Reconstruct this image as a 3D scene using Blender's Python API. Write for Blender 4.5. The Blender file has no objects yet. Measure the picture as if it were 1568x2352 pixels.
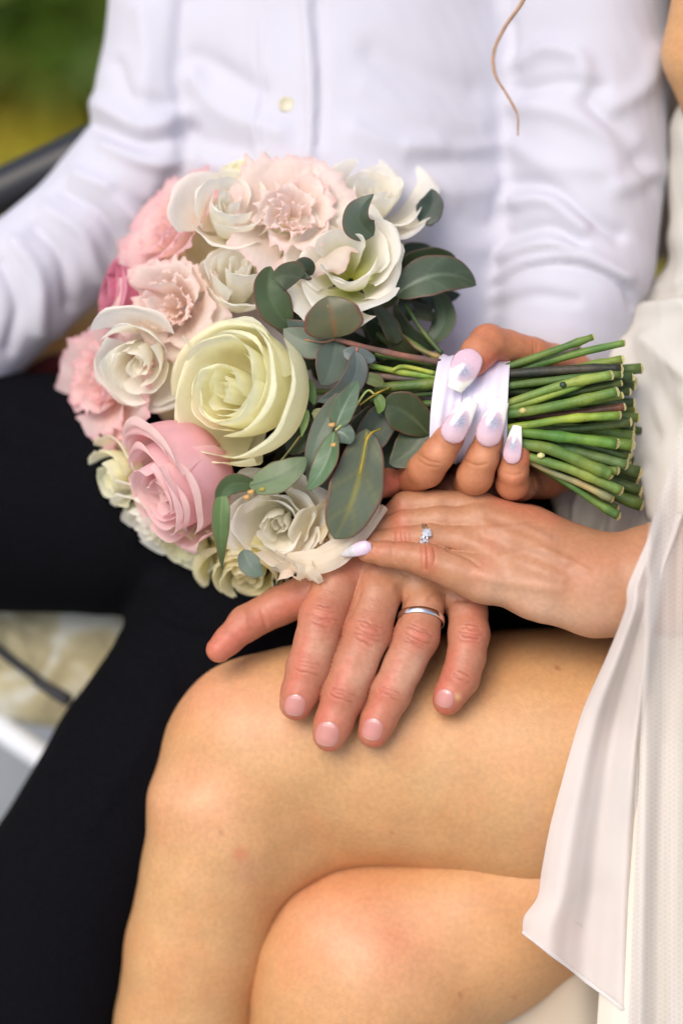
import bpy, math, random
import numpy as np
import openvdb as vdb
from mathutils import Matrix, Vector
from mathutils.bvhtree import BVHTree

R_ = math.radians
rng = np.random.default_rng(7)
random.seed(7)
scn = bpy.context.scene

# ------------------------------------------------------------------ camera, light, exposure
CAM_POS = Vector((0, 0, 1.25)); PITCH = 38.0
DIST = 1.10; LENS = 85.0; SENS = 36.0
cam_d = bpy.data.cameras.new('camera'); cam = bpy.data.objects.new('camera', cam_d)
scn.collection.objects.link(cam)
cam.location = CAM_POS; cam.rotation_euler = (R_(90 - PITCH), 0, 0)
cam_d.sensor_fit = 'VERTICAL'; cam_d.sensor_height = SENS; cam_d.sensor_width = 24
cam_d.lens = LENS; cam_d.clip_end = 400; cam_d.clip_start = 0.05
cam_d.dof.use_dof = True; cam_d.dof.focus_distance = DIST - 0.004; cam_d.dof.aperture_fstop = 2.0
scn.camera = cam

SUN_EL, SUN_AZ = 60.0, 220.0      # azimuth the light comes from, clockwise from +Y
w = bpy.data.worlds.new("World"); scn.world = w; w.use_nodes = True
nt = w.node_tree; bg = nt.nodes['Background']
sky = nt.nodes.new('ShaderNodeTexSky'); sky.sky_type = 'NISHITA'; sky.sun_disc = False
sky.sun_elevation = R_(SUN_EL); sky.sun_rotation = R_(SUN_AZ); sky.dust_density = 3.0; sky.air_density = 1.0; sky.ozone_density = 1.0
nt.links.new(sky.outputs[0], bg.inputs[0]); bg.inputs[1].default_value = 0.148
sun_d = bpy.data.lights.new('sun', 'SUN'); sun_d.energy = 1.5; sun_d.angle = R_(40); sun_d.color = (1.0, 0.93, 0.84)
sun = bpy.data.objects.new('sun', sun_d); scn.collection.objects.link(sun)
_d = Vector((math.sin(R_(SUN_AZ)) * math.cos(R_(SUN_EL)), math.cos(R_(SUN_AZ)) * math.cos(R_(SUN_EL)), math.sin(R_(SUN_EL))))
sun.rotation_euler = _d.to_track_quat('Z', 'Y').to_euler(); sun.location = (0, 0, 5)
scn.view_settings.view_transform = 'Standard'; scn.view_settings.look = 'None'
scn.view_settings.exposure = 0.44; scn.view_settings.gamma = 1.0
scn.view_settings.use_curve_mapping = False
scn.render.engine = 'CYCLES'
scn.cycles.use_denoising = True
scn.cycles.max_bounces = 8; scn.cycles.transparent_max_bounces = 16

# ------------------------------------------------------------------ frame of measurement
# everything near the lens is measured in u (right), v (down), z (towards the lens); one unit is K metres
K = 2 * DIST * (SENS / 2 / LENS) / 2352.0
DP = DIST / K
MW = Matrix.Translation(CAM_POS) @ cam.rotation_euler.to_matrix().to_4x4()
MWn = np.array(MW)

def L(p):
    """u,v,z -> local metric frame (units of K)."""
    p = np.asarray(p, float); s = 1 - p[..., 2:3] / DP
    return np.concatenate([(p[..., 0:1] - 784) * s, (1176 - p[..., 1:2]) * s, p[..., 2:3]], -1)
def UV(l):
    s = 1 - l[:, 2] / DP
    return 784 + l[:, 0] / s, 1176 - l[:, 1] / s
def W(l):
    """local -> world metres"""
    l = np.asarray(l, float); q = l * K; q[:, 2] -= DIST
    return q @ MWn[:3, :3].T + MWn[:3, 3]
def lin(c):
    c = np.asarray(c, float) / 255.0
    return np.where(c <= 0.04045, c / 12.92, ((c + 0.055) / 1.055) ** 2.4)

# ------------------------------------------------------------------ objects
def setp(o, label=None, cat=None, group=None, kind=None):
    if label: o['label'] = label
    if cat: o['category'] = cat
    if group: o['group'] = group
    if kind: o['kind'] = kind
    return o
def thing(name, at, label, cat, group=None):
    o = bpy.data.objects.new(name, None); scn.collection.objects.link(o)
    o.location = Vector(W(L([at]))[0]); o.empty_display_size = 0.02
    return setp(o, label, cat, group)
def world_of(o):
    v = Vector((0, 0, 0))
    while o is not None:
        v = v + o.location; o = o.parent
    return v
def mesh_obj(name, verts_w, faces, mat, parent=None, col=None, uv=None, smooth=True, label=None, cat=None, group=None, kind=None, origin=None):
    me = bpy.data.meshes.new(name)
    verts_w = np.asarray(verts_w, float)
    base = world_of(parent) if parent else Vector((0, 0, 0))
    org = Vector(verts_w.mean(0)) if origin is None else Vector(origin)
    v = (verts_w - np.array(org)).astype(np.float32)
    if isinstance(faces, np.ndarray) and faces.ndim == 2:
        n = len(faces); kf = faces.shape[1]
        me.vertices.add(len(v)); me.vertices.foreach_set('co', v.ravel())
        me.loops.add(n * kf); me.loops.foreach_set('vertex_index', faces.astype(np.int32).ravel())
        me.polygons.add(n); me.polygons.foreach_set('loop_start', (np.arange(n) * kf).astype(np.int32))
        me.update(calc_edges=True); me.validate()
    else:
        me.from_pydata([tuple(p) for p in v], [], [tuple(f) for f in faces]); me.update()
    if smooth: me.polygons.foreach_set('use_smooth', np.ones(len(me.polygons), bool))
    if col is not None:
        ca = me.color_attributes.new('Col', 'FLOAT_COLOR', 'POINT')
        c = np.ones((len(v), 4), np.float32); c[:, :col.shape[1]] = col
        ca.data.foreach_set('color', c.ravel())
    if uv is not None:
        ul = me.uv_layers.new(name='UVMap')
        li = np.zeros(len(me.loops), np.int32); me.loops.foreach_get('vertex_index', li)
        ul.data.foreach_set('uv', np.asarray(uv, np.float32)[li].ravel())
    if mat: me.materials.append(mat)
    o = bpy.data.objects.new(name, me); scn.collection.objects.link(o)
    o.location = org - base
    if parent: o.parent = parent
    return setp(o, label, cat, group, kind)

# ------------------------------------------------------------------ materials
def mat(name, color=None, rough=0.6, attr=False, noise=0.0, nscale=60, bump=0.0, bscale=300, sss=0.0, trans=0.0, metal=0.0,
        coat=0.0, alpha=1.0, spec=0.5, sheen=0.0, bscale2=None, bump2=0.0, sssr=(1, .35, .2), ssscale=0.004, aniso=None, ncol=None):
    m = bpy.data.materials.new(name); m.use_nodes = True; t = m.node_tree; N = t.nodes; Lk = t.links
    b = N['Principled BSDF']; out = N['Material Output']
    b.inputs['Roughness'].default_value = rough; b.inputs['Metallic'].default_value = metal
    b.inputs['Specular IOR Level'].default_value = spec
    b.inputs['Coat Weight'].default_value = coat; b.inputs['Sheen Weight'].default_value = sheen
    src = None
    tc = N.new('ShaderNodeTexCoord')
    if attr:
        a = N.new('ShaderNodeAttribute'); a.attribute_name = 'Col'; src = a.outputs['Color']
    else:
        r = N.new('ShaderNodeRGB'); r.outputs[0].default_value = (*color, 1); src = r.outputs[0]
    if noise > 0:
        n = N.new('ShaderNodeTexNoise'); n.inputs['Scale'].default_value = nscale; n.inputs['Detail'].default_value = 5
        Lk.new(tc.outputs['Object'], n.inputs['Vector'])
        mr = N.new('ShaderNodeMapRange'); mr.inputs[1].default_value = 0.3; mr.inputs[2].default_value = 0.7
        mr.inputs[3].default_value = 1 - noise; mr.inputs[4].default_value = 1 + noise
        Lk.new(n.outputs['Fac'], mr.inputs[0])
        mx = N.new('ShaderNodeVectorMath'); mx.operation = 'SCALE'
        Lk.new(src, mx.inputs[0]); Lk.new(mr.outputs[0], mx.inputs['Scale']); src = mx.outputs[0]
        if ncol is not None:
            n2 = N.new('ShaderNodeTexNoise'); n2.inputs['Scale'].default_value = nscale * 0.45; n2.inputs['Detail'].default_value = 3
            Lk.new(tc.outputs['Object'], n2.inputs['Vector'])
            mr2 = N.new('ShaderNodeMapRange'); mr2.inputs[1].default_value = 0.45; mr2.inputs[2].default_value = 0.7
            mr2.inputs[3].default_value = 0; mr2.inputs[4].default_value = 1
            Lk.new(n2.outputs['Fac'], mr2.inputs[0])
            mc = N.new('ShaderNodeMix'); mc.data_type = 'RGBA'; mc.blend_type = 'MULTIPLY'
            Lk.new(mr2.outputs[0], mc.inputs['Factor']); Lk.new(src, mc.inputs[6]); mc.inputs[7].default_value = (*ncol, 1)
            src = mc.outputs[2]
    if name == 'skin':
        n3 = N.new('ShaderNodeTexNoise'); n3.inputs['Scale'].default_value = 420; n3.inputs['Detail'].default_value = 2
        Lk.new(tc.outputs['Object'], n3.inputs['Vector'])
        m3 = N.new('ShaderNodeMapRange'); m3.inputs[1].default_value = .3; m3.inputs[2].default_value = .7; m3.inputs[3].default_value = .93; m3.inputs[4].default_value = 1.06
        Lk.new(n3.outputs['Fac'], m3.inputs[0]); s3 = N.new('ShaderNodeVectorMath'); s3.operation = 'SCALE'
        Lk.new(src, s3.inputs[0]); Lk.new(m3.outputs[0], s3.inputs['Scale']); src = s3.outputs[0]
    Lk.new(src, b.inputs['Base Color'])
    if bump > 0:
        n = N.new('ShaderNodeTexNoise'); n.inputs['Scale'].default_value = bscale; n.inputs['Detail'].default_value = 4
        Lk.new(tc.outputs['Object'], n.inputs['Vector'])
        bp = N.new('ShaderNodeBump'); bp.inputs['Strength'].default_value = bump; bp.inputs['Distance'].default_value = 0.001
        Lk.new(n.outputs['Fac'], bp.inputs['Height']); last = bp
        if bump2 > 0:
            n2 = N.new('ShaderNodeTexVoronoi'); n2.inputs['Scale'].default_value = bscale2
            Lk.new(tc.outputs['Object'], n2.inputs['Vector'])
            b2 = N.new('ShaderNodeBump'); b2.inputs['Strength'].default_value = bump2; b2.inputs['Distance'].default_value = 0.0005
            Lk.new(n2.outputs['Distance'], b2.inputs['Height']); Lk.new(bp.outputs[0], b2.inputs['Normal']); last = b2
        Lk.new(last.outputs[0], b.inputs['Normal'])
    if sss > 0:
        b.inputs['Subsurface Weight'].default_value = sss; b.inputs['Subsurface Radius'].default_value = sssr
        b.inputs['Subsurface Scale'].default_value = ssscale
    surf = b.outputs[0]
    if trans > 0:
        tr = N.new('ShaderNodeBsdfTranslucent'); Lk.new(src, tr.inputs['Color'])
        ms = N.new('ShaderNodeMixShader'); ms.inputs[0].default_value = trans
        Lk.new(surf, ms.inputs[1]); Lk.new(tr.outputs[0], ms.inputs[2]); surf = ms.outputs[0]
    if alpha < 1:
        tp = N.new('ShaderNodeBsdfTransparent')
        ms = N.new('ShaderNodeMixShader'); ms.inputs[0].default_value = alpha
        Lk.new(tp.outputs[0], ms.inputs[1]); Lk.new(surf, ms.inputs[2]); surf = ms.outputs[0]
    Lk.new(surf, out.inputs[0])
    return m

M = {}
M['skin'] = mat('skin', attr=True, rough=0.42, noise=0.05, nscale=80, bump=0.10, bscale=420, bump2=0.16, bscale2=1700, sss=0.10, spec=0.38, ncol=(1.0, 0.90, 0.86))
M['petal'] = mat('petal', attr=True, rough=0.62, noise=0.045, nscale=110, bump=0.28, bscale=190, trans=0.55, spec=0.2)
M['leaf'] = mat('eucalyptus_leaf', attr=True, rough=0.42, noise=0.16, nscale=55, bump=0.2, bscale=200, trans=0.12, spec=0.45)
M['stem'] = mat('stem_skin', attr=True, rough=0.5, noise=0.22, nscale=160, bump=0.3, bscale=500, spec=0.45)
M['cut'] = mat('cut_stem_end', color=lin((206, 200, 140)), rough=0.7, noise=0.2, nscale=900)
M['shirt'] = mat('shirt_cotton', color=(0.575, 0.56, 0.62), rough=0.85, bump=0.1, bscale=1500, sheen=0.15, trans=0.06)
M['button'] = mat('button', color=lin((206, 198, 172)), rough=0.5)
M['trouser'] = mat('black_wool', color=(0.0040, 0.0039, 0.0052), rough=0.9, noise=0.25, nscale=700, bump=0.2, bscale=1200, spec=0.05)
M['ribbon'] = mat('satin_ribbon', color=(0.80, 0.74, 0.86), rough=0.36, sheen=0.2, bump=0.1, bscale=160, spec=0.5, trans=0.1)
M['chiffon'] = mat('chiffon', color=(0.87, 0.815, 0.775), rough=0.8, trans=0.35, alpha=0.68, bump=0.06, bscale=1800, noise=0.03, nscale=30)
M['tulle'] = mat('tulle_thread', color=(0.84, 0.80, 0.75), rough=0.7, trans=0.25)
M['film'] = mat('tulle_haze', color=(0.84, 0.79, 0.74), rough=0.8, trans=0.4, alpha=0.65)
M['under'] = mat('cream_lining', color=(0.80, 0.73, 0.62), rough=0.8, trans=0.15, noise=0.03, nscale=20)
M['lapdress'] = mat('ivory_dress', color=(0.66, 0.63, 0.565), rough=0.85, trans=0.15, noise=0.04, nscale=20)
M['nailm'] = mat('bare_nail', attr=True, rough=0.22, coat=0.25, spec=0.5, sss=0.15, ssscale=0.002)
M['gel'] = mat('gel_nail', attr=True, rough=0.14, coat=0.6, spec=0.6, noise=0.12, nscale=2500)
M['silver'] = mat('polished_metal', color=(0.80, 0.79, 0.77), rough=0.12, metal=1.0)
M['hair'] = mat('hair', color=lin((186, 150, 120)), rough=0.4, noise=0.2, nscale=300)

# ------------------------------------------------------------------ distance fields
def smin(a, b, k):
    h = np.maximum(k - np.abs(a - b), 0) * np.float32(1 / k)
    return np.minimum(a, b) - h * h * np.float32(k * .25)
def chain(pts):
    """u,v,z,r points -> local segments"""
    p = np.asarray(pts, float); l = L(p[:, :3]); r = p[:, 3] * (1 - p[:, 2] / DP)
    return [(l[i], l[i + 1], r[i], r[i + 1]) for i in range(len(p) - 1)] if len(p) > 1 else [(l[0], l[0] + 1e-3, r[0], r[0])]
def seg_d(G, s):
    a, b, ra, rb = s; ba = b - a; bb = float(ba @ ba)
    x, y, z = G[0] - a[0], G[1] - a[1], G[2] - a[2]
    h = np.clip((x * ba[0] + y * ba[1] + z * ba[2]) / bb, 0, 1).astype(np.float32)
    return (np.sqrt((x - h * ba[0]) ** 2 + (y - h * ba[1]) ** 2 + (z - h * ba[2]) ** 2) - (ra + (rb - ra) * h)).astype(np.float32)
def chain_d(G, pts, k=6.0):
    d = None
    for s in chain(pts):
        e = seg_d(G, s); d = e if d is None else smin(d, e, k)
    return d
def polyfield(core, limbs, vox, k_core=40, k_limb=22, pad=14, clamp=None, k_in=8):
    """core: chains blended together; limbs: chains each blended to the core but not to one another"""
    allp = [s for c in core + limbs for s in chain(c)]
    lo = np.min([np.minimum(s[0] - s[2], s[1] - s[3]) for s in allp], 0) - pad
    hi = np.max([np.maximum(s[0] + s[2], s[1] + s[3]) for s in allp], 0) + pad
    if clamp is not None:
        lo = np.maximum(lo, clamp[0]); hi = np.minimum(hi, clamp[1])
    n = np.ceil((hi - lo) / vox).astype(int) + 1
    G = (lo[0] + np.arange(n[0], dtype=np.float32)[:, None, None] * vox,
         lo[1] + np.arange(n[1], dtype=np.float32)[None, :, None] * vox,
         lo[2] + np.arange(n[2], dtype=np.float32)[None, None, :] * vox)
    big = 1e3
    def sub(c, m):
        sg = chain(c)
        a0 = np.min([np.minimum(t[0] - t[2], t[1] - t[3]) for t in sg], 0) - m; a1 = np.max([np.maximum(t[0] + t[2], t[1] + t[3]) for t in sg], 0) + m
        i0 = np.clip(np.floor((a0 - lo) / vox).astype(int), 0, n); i1 = np.clip(np.ceil((a1 - lo) / vox).astype(int) + 1, 0, n)
        S = tuple(slice(x, y) for x, y in zip(i0, i1))
        return S, (G[0][S[0]], G[1][:, S[1]], G[2][:, :, S[2]])
    D = np.full(tuple(n), big, np.float32)
    for c in core:
        S, g_ = sub(c, k_core + 5 * vox)
        if min(x.stop - x.start for x in S) <= 0: continue
        D[S] = smin(D[S], chain_d(g_, c, min(k_core * 0.5, 16)), k_core)
    out = D.copy()
    for c in limbs:
        S, g_ = sub(c, k_limb + 5 * vox)
        if min(x.stop - x.start for x in S) <= 0: continue
        e = chain_d(g_, c, k_in); e = smin(D[S], e, k_limb) if core else e
        out[S] = np.minimum(out[S], e)
    b = 4 * vox
    out = np.clip(np.broadcast_to(out, tuple(n)), -b, b).astype(np.float32).copy()
    for ax in range(3):   # close the shell where the box cuts it
        sl = [slice(None)] * 3
        sl[ax] = 0; out[tuple(sl)] = b; sl[ax] = -1; out[tuple(sl)] = b
    g = vdb.FloatGrid(float(b)); g.copyFromArray(out)
    p, q = g.convertToQuads(0.0)
    p = p.astype(float) * vox + lo
    q = q[:, ::-1].astype(np.int32)
    a_, b_, c_ = p[q[:, 0]], p[q[:, 1]], p[q[:, 2]]
    if float(np.sum(np.einsum('ij,ij->i', a_ - p.mean(0), np.cross(b_ - a_, c_ - a_)))) < 0: q = q[:, ::-1].copy()
    return p, q
def normals(p, q):
    a, b, c, d = (p[q[:, i]] for i in range(4))
    fn = np.cross(c - a, d - b); n = np.zeros_like(p)
    for i in range(4): np.add.at(n, q[:, i], fn)
    return n / (np.linalg.norm(n, axis=1, keepdims=True) + 1e-9)
def relax(p, q, it=2, f=0.5):
    for _ in range(it):
        s = np.zeros_like(p); c = np.zeros(len(p))
        for i in range(4):
            j = (i + 1) % 4
            np.add.at(s, q[:, i], p[q[:, j]]); np.add.at(c, q[:, i], 1)
            np.add.at(s, q[:, j], p[q[:, i]]); np.add.at(c, q[:, j], 1)
        p = p + f * (s / np.maximum(c, 1)[:, None] - p)
    return p
def spline(pts, n=10):
    p = np.asarray(pts, float)
    if len(p) < 3:
        return p
    P = np.vstack([2 * p[0] - p[1], p, 2 * p[-1] - p[-2]]); o = []
    for i in range(1, len(P) - 2):
        for t in np.linspace(0, 1, n, endpoint=False):
            o.append(0.5 * (2 * P[i] + (P[i + 1] - P[i - 1]) * t + (2 * P[i - 1] - 5 * P[i] + 4 * P[i + 1] - P[i + 2]) * t * t + (3 * P[i] - P[i - 1] - 3 * P[i + 1] + P[i + 2]) * t ** 3))
    o.append(p[-1]); return np.array(o)
def stroke_d(u, v, pts):
    P = spline(pts, 5); d = np.full(len(u), 1e9)
    for a, b in zip(P[:-1], P[1:]):
        ba = b - a; h = np.clip(((u - a[0]) * ba[0] + (v - a[1]) * ba[1]) / (ba @ ba + 1e-9), 0, 1)
        d = np.minimum(d, np.hypot(u - a[0] - h * ba[0], v - a[1] - h * ba[1]))
    return d
def sculpt(p, q, strokes, facing=0.0):
    """strokes (pts, width, amount): ridge or groove along a drawn line"""
    n = normals(p, q); u, v = UV(p); disp = np.zeros(len(p))
    front = np.clip((n[:, 2] - facing) * 3, 0, 1)
    for pts, wd, am in strokes:
        P = np.asarray(pts, float)
        m = (u > P[:, 0].min() - 4 * wd) & (u < P[:, 0].max() + 4 * wd) & (v > P[:, 1].min() - 4 * wd) & (v < P[:, 1].max() + 4 * wd)
        if not m.any(): continue
        d = stroke_d(u[m], v[m], pts)
        disp[m] += am * np.exp(-(d / wd) ** 2)
    return p + n * (disp * front)[:, None]
def paint(p, base, spots, n=None):
    u, v = UV(p); c = np.tile(np.asarray(base, float), (len(p), 1))
    for s in spots:
        pts, wd, col, am = s[:4]
        P = np.asarray(pts, float)
        m = (u > P[:, 0].min() - 3 * wd) & (u < P[:, 0].max() + 3 * wd) & (v > P[:, 1].min() - 3 * wd) & (v < P[:, 1].max() + 3 * wd)
        if n is not None: m &= n[:, 2] > -0.2
        if not m.any(): continue
        d = stroke_d(u[m], v[m], pts) if len(P) > 1 else np.hypot(u[m] - P[0, 0], v[m] - P[0, 1])
        f = (am * np.exp(-(d / wd) ** 2))[:, None]
        c[m] = c[m] * (1 - f) + np.asarray(col) * f
    return c

# ------------------------------------------------------------------ sheets, strips, tubes
def grid_faces(nu, nv, flip=False):
    i = np.arange(nu * nv).reshape(nu, nv)
    f = np.stack([i[:-1, :-1], i[1:, :-1], i[1:, 1:], i[:-1, 1:]], -1).reshape(-1, 4)
    return f[:, ::-1] if flip else f
def unit(v):
    v = np.asarray(v, float); return v / (np.linalg.norm(v, axis=-1, keepdims=True) + 1e-12)
def frames(P):
    T = unit(np.gradient(P, axis=0)); N = []
    n = np.cross(T[0], [0.13, 0.2, 1.0]); n = unit(n)
    for t in T:
        n = unit(n - t * (n @ t)); N.append(n)
    N = np.array(N); return T, N, np.cross(T, N)
def tube(pts, sides=10, n=8, caps=True, local=False, lump=0.0):
    """pts (u,v,z,r)"""
    P = spline(pts, n); l = P[:, :3] if local else L(P[:, :3]); r = P[:, 3] * (1 if local else 1)
    T, A, B = frames(l); a = np.linspace(0, 2 * math.pi, sides, endpoint=False)
    if lump:
        r = r * (1 + lump * np.sin(np.arange(len(r)) * 1.3 + r[0] * 7)); i0 = random.uniform(.3, .95) * len(r); r = r * (1 + .22 * np.exp(-((np.arange(len(r)) - i0) / 1.1) ** 2))
    V = l[:, None] + (A[:, None] * np.cos(a)[None, :, None] + B[:, None] * np.sin(a)[None, :, None]) * r[:, None, None]
    V = V.reshape(-1, 3); F = []
    m = len(l)
    for i in range(m - 1):
        for j in range(sides):
            k = (j + 1) % sides
            F.append((i * sides + j, i * sides + k, (i + 1) * sides + k, (i + 1) * sides + j))
    if caps:
        F.append(tuple(range(sides))[::-1]); F.append(tuple((m - 1) * sides + j for j in range(sides)))
    return V, F
def cloth(rows, nu=8, nv=8):
    """rows of u,v,z control points, all rows the same length"""
    R0 = [spline(r, nu) for r in rows]
    A = np.array(R0); B = np.array([spline(A[:, j], nv) for j in range(A.shape[1])])  # cols x rows
    B = B.transpose(1, 0, 2)
    return B    # (nrow, ncol, 3)
def sheet_obj(name, B, mtl, parent, thick=0.0, **kw):
    nr, nc = B.shape[:2]
    v = W(L(B.reshape(-1, 3))); o = mesh_obj(name, v, grid_faces(nr, nc), mtl, parent, **kw)
    if thick:
        md = o.modifiers.new('thickness', 'SOLIDIFY'); md.thickness = thick; md.offset = 0
    return o

# ------------------------------------------------------------------ people: skins
SK_B = lin((216, 165, 113)) * 0.82       # bride's legs
SK_BH = lin((204, 146, 108)) * 0.74
SK_M = lin((204, 140, 108)) * 0.74
RED = lin((205, 88, 74)); DKR = lin((140, 70, 52)); PALE = lin((236, 196, 168))

bride = thing('person', (1800, 1750, -300), 'woman in an ivory dress with crossed bare legs, holding the bouquet', 'person')
groom = thing('person', (500, 1300, -500), 'man in a white shirt and black trousers with his hand on her knee', 'person')

# ---- bride's legs, hips and arms (coarse field)
leg_core = [
    [(1980, 1700, -330, 330), (1560, 1745, -300, 322), (1200, 1745, -290, 296), (900, 1722, -275, 262), (720, 1706, -262, 236), (610, 1705, -250, 205)],
    [(612, 1650, -270, 165), (572, 1750, -240, 196), (532, 1860, -225, 192), (494, 2000, -240, 168), (452, 2180, -280, 164), (420, 2352, -330, 156), (330, 2900, -470, 120)],
]
leg_low = [
    [(2000, 1950, -400, 300), (1600, 2000, -350, 235), (1300, 2030, -320, 200), (1090, 2120, -325, 228), (930, 2190, -318, 245), (850, 2250, -318, 290), (805, 2390, -318, 240), (760, 2800, -420, 190)],
]
pL, qL = polyfield(leg_core + [[(790, 1880, -285, 104), (660, 1925, -262, 120)], [(2100, 1700, -330, 340), (2150, 1100, -150, 330), (2150, 300, 50, 300), (2000, -500, 60, 170), (1720, -330, -120, 120), (1632, 120, -210, 112), (1760, 500, -380, 90), (1580, 930, -440, 75)]],
                   [], 11.0, k_core=70)
p2, q2 = polyfield(leg_low, [], 9.0, k_core=60)
pL = relax(pL, qL, 3); p2 = relax(p2, q2, 3)
pL = sculpt(pL, qL, [
    ([(470, 1590), (540, 1640), (640, 1650)], 60, 5), ([(350, 1820), (420, 1860)], 46, 7),
    ([(420, 1720), (520, 1770)], 50, -5), ([(480, 1905), (600, 1900), (700, 1860)], 55, -7),
    ([(800, 1800), (980, 1880), (1150, 1950)], 80, -7), ([(620, 1800), (760, 1840)], 70, 4)])
p2 = sculpt(p2, q2, [([(760, 2120), (860, 2180)], 60, 5), ([(960, 2150), (1080, 2190)], 60, -6), ([(700, 2230), (760, 2300)], 50, -5)])
nL = normals(pL, qL); n2 = normals(p2, q2)
PINKL = lin((228, 160, 128))
cL = paint(pL, SK_B, [([(470, 1590), (600, 1620)], 90, PINKL, .4), ([(390, 1830), (470, 1860)], 90, PINKL, .32), ([(1000, 1800), (1150, 1830)], 60, lin((200, 160, 115)), .4),
    ([(506, 1909)], 4.5, DKR, 1), ([(903, 1912)], 3.5, DKR, .9), ([(552, 1962)], 15, RED, .40), ([(560, 2000)], 30, lin((190, 130, 105)), .35),
    ([(1277, 1534)], 4.5, DKR, .9), ([(1083, 1702)], 3.5, DKR, .7), ([(730, 1810)], 3, DKR, .5), ([(1220, 1845), (1240, 1940)], 26, lin((190, 150, 115)), .35)], nL)
c2 = paint(p2, SK_B * [1.0, .95, .93], [([(760, 2110), (900, 2150)], 110, PINKL, .5), ([(1056, 2286)], 4, DKR, .9), ([(1180, 2290)], 4, DKR, .8), ([(1150, 2240)], 4, DKR, .5)], n2)

# ---- bride's left hand lying on the man's hand (fine field)
bl_core = [
    [(2250, 950, 60, 190), (1960, 1150, 20, 180), (1720, 1290, 10, 165), (1500, 1338, 20, 132), (1370, 1352, 28, 110), (1240, 1330, 30, 96), (1130, 1328, 42, 58), (1080, 1322, 44, 44)],
    [(1370, 1335, 20, 96), (1240, 1285, 20, 78), (1130, 1258, 20, 42)],
    [(1360, 1330, 6, 88), (1230, 1250, 0, 64), (1110, 1204, -6, 42)],
    [(1350, 1320, -10, 84), (1210, 1222, -30, 56), (1095, 1166, -36, 36)],
    [(1330, 1300, -70, 66), (1220, 1215, -110, 50)],
]
bl_fing = [
    [(1100, 1330, 46, 50), (1045, 1312, 52, 43), (977, 1286, 54, 38), (930, 1277, 50, 32), (885, 1272, 44, 29), (846, 1267, 38, 24), (838, 1266, 36, 21)],
    [(1130, 1256, 22, 42), (1060, 1244, 22, 36), (990, 1236, 20, 33), (930, 1238, 10, 31), (860, 1246, -10, 27), (812, 1252, -30, 22)],
    [(1105, 1204, -6, 40), (1010, 1196, -6, 34), (930, 1202, -14, 33), (870, 1222, -36, 29), (820, 1240, -60, 23)],
    [(1090, 1166, -36, 38), (1000, 1160, -34, 34), (930, 1164, -38, 34), (890, 1195, -60, 29), (860, 1225, -90, 23)],
    [(1220, 1215, -110, 48), (1110, 1160, -150, 36), (1020, 1150, -170, 32), (960, 1160, -180, 26)],
]
pB, qB = polyfield(bl_core, bl_fing, 2.6, k_core=44, k_limb=24, clamp=(np.array([-400., -1e4, -1e4]), np.array([1500., 1e4, 1e4])))
pB = relax(pB, qB, 1)
sc = [
    ([(1290, 1330), (1180, 1290), (1080, 1250)], 15, 3.4), ([(1300, 1290), (1200, 1235), (1110, 1205)], 15, 3.4), ([(1270, 1255), (1170, 1195), (1090, 1168)], 15, 2.8),
    ([(1285, 1355), (1180, 1340), (1100, 1322)], 12, 3.5), ([(1300, 1308), (1190, 1262), (1110, 1232)], 12, -2.8), ([(1290, 1270), (1190, 1215), (1120, 1187)], 12, -2.8),
    ([(1260, 1235), (1200, 1210), (1150, 1213), (1120, 1220)], 7, 1.6), ([(1350, 1310), (1270, 1270), (1220, 1262), (1160, 1275)], 7, 1.6),
    ([(1090, 1345), (1180, 1370), (1290, 1400)], 22, -3.5), ([(1028, 1262), (1075, 1282), (1098, 1300)], 4, -4),
    ([(968, 1252), (966, 1280), (972, 1308)], 2.6, -1.6), ([(978, 1252), (981, 1280), (979, 1308)], 2.2, -2.2), ([(994, 1256), (999, 1280), (992, 1300)], 2.4, -1.6), ([(984, 1280)], 1, 0),
    ([(900, 1262), (899, 1290)], 2.4, -1.0), ([(908, 1262), (909, 1290)], 2.4, -1.0),
    ([(905, 1222), (906, 1245)], 2.4, -1.5), ([(917, 1220), (920, 1243)], 2.4, -1.8), ([(930, 1220), (933, 1243)], 2.4, -1.5), ([(942, 1222), (943, 1244)], 2.4, -1.2),
    ([(896, 1178), (905, 1176)], 3, -1.5), ([(1040, 1306), (1130, 1325)], 26, 3)]
pB = sculpt(pB, qB, [s for s in sc if len(s[0]) > 1])
nB = normals(pB, qB)
cB = paint(pB, SK_BH, [([(982, 1262), (984, 1300)], 20, RED, .30), ([(880, 1262)], 22, RED, .20), ([(925, 1222), (925, 1240)], 24, RED, .22), ([(912, 1165)], 26, RED, .30), ([(912, 1200)], 24, RED, .26),
    ([(1110, 1310)], 34, RED, .18), ([(1125, 1245)], 24, RED, .15), ([(850, 1268)], 14, RED, .25), ([(1240, 1420), (1400, 1440)], 60, PALE, .35), ([(1130, 1350), (1230, 1390)], 40, PALE, .3),
    ([(931, 1289)], 3, RED, .6), ([(1150, 1145), (1270, 1190)], 26, RED, .22),
    ([(979, 1256), (980, 1306)], 2.2, DKR, .5), ([(995, 1258), (995, 1300)], 2.0, DKR, .35), ([(967, 1256), (967, 1305)], 2.0, DKR, .25),
    ([(906, 1222), (906, 1245)], 2, DKR, .3), ([(919, 1220), (919, 1243)], 2, DKR, .35), ([(932, 1220), (932, 1243)], 2, DKR, .3),
    ([(1340, 1320), (1230, 1268), (1150, 1262)], 9, lin((165, 125, 108)), .18), ([(1280, 1240), (1200, 1208), (1130, 1215)], 8, lin((165, 125, 108)), .18)], nB)

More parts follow.
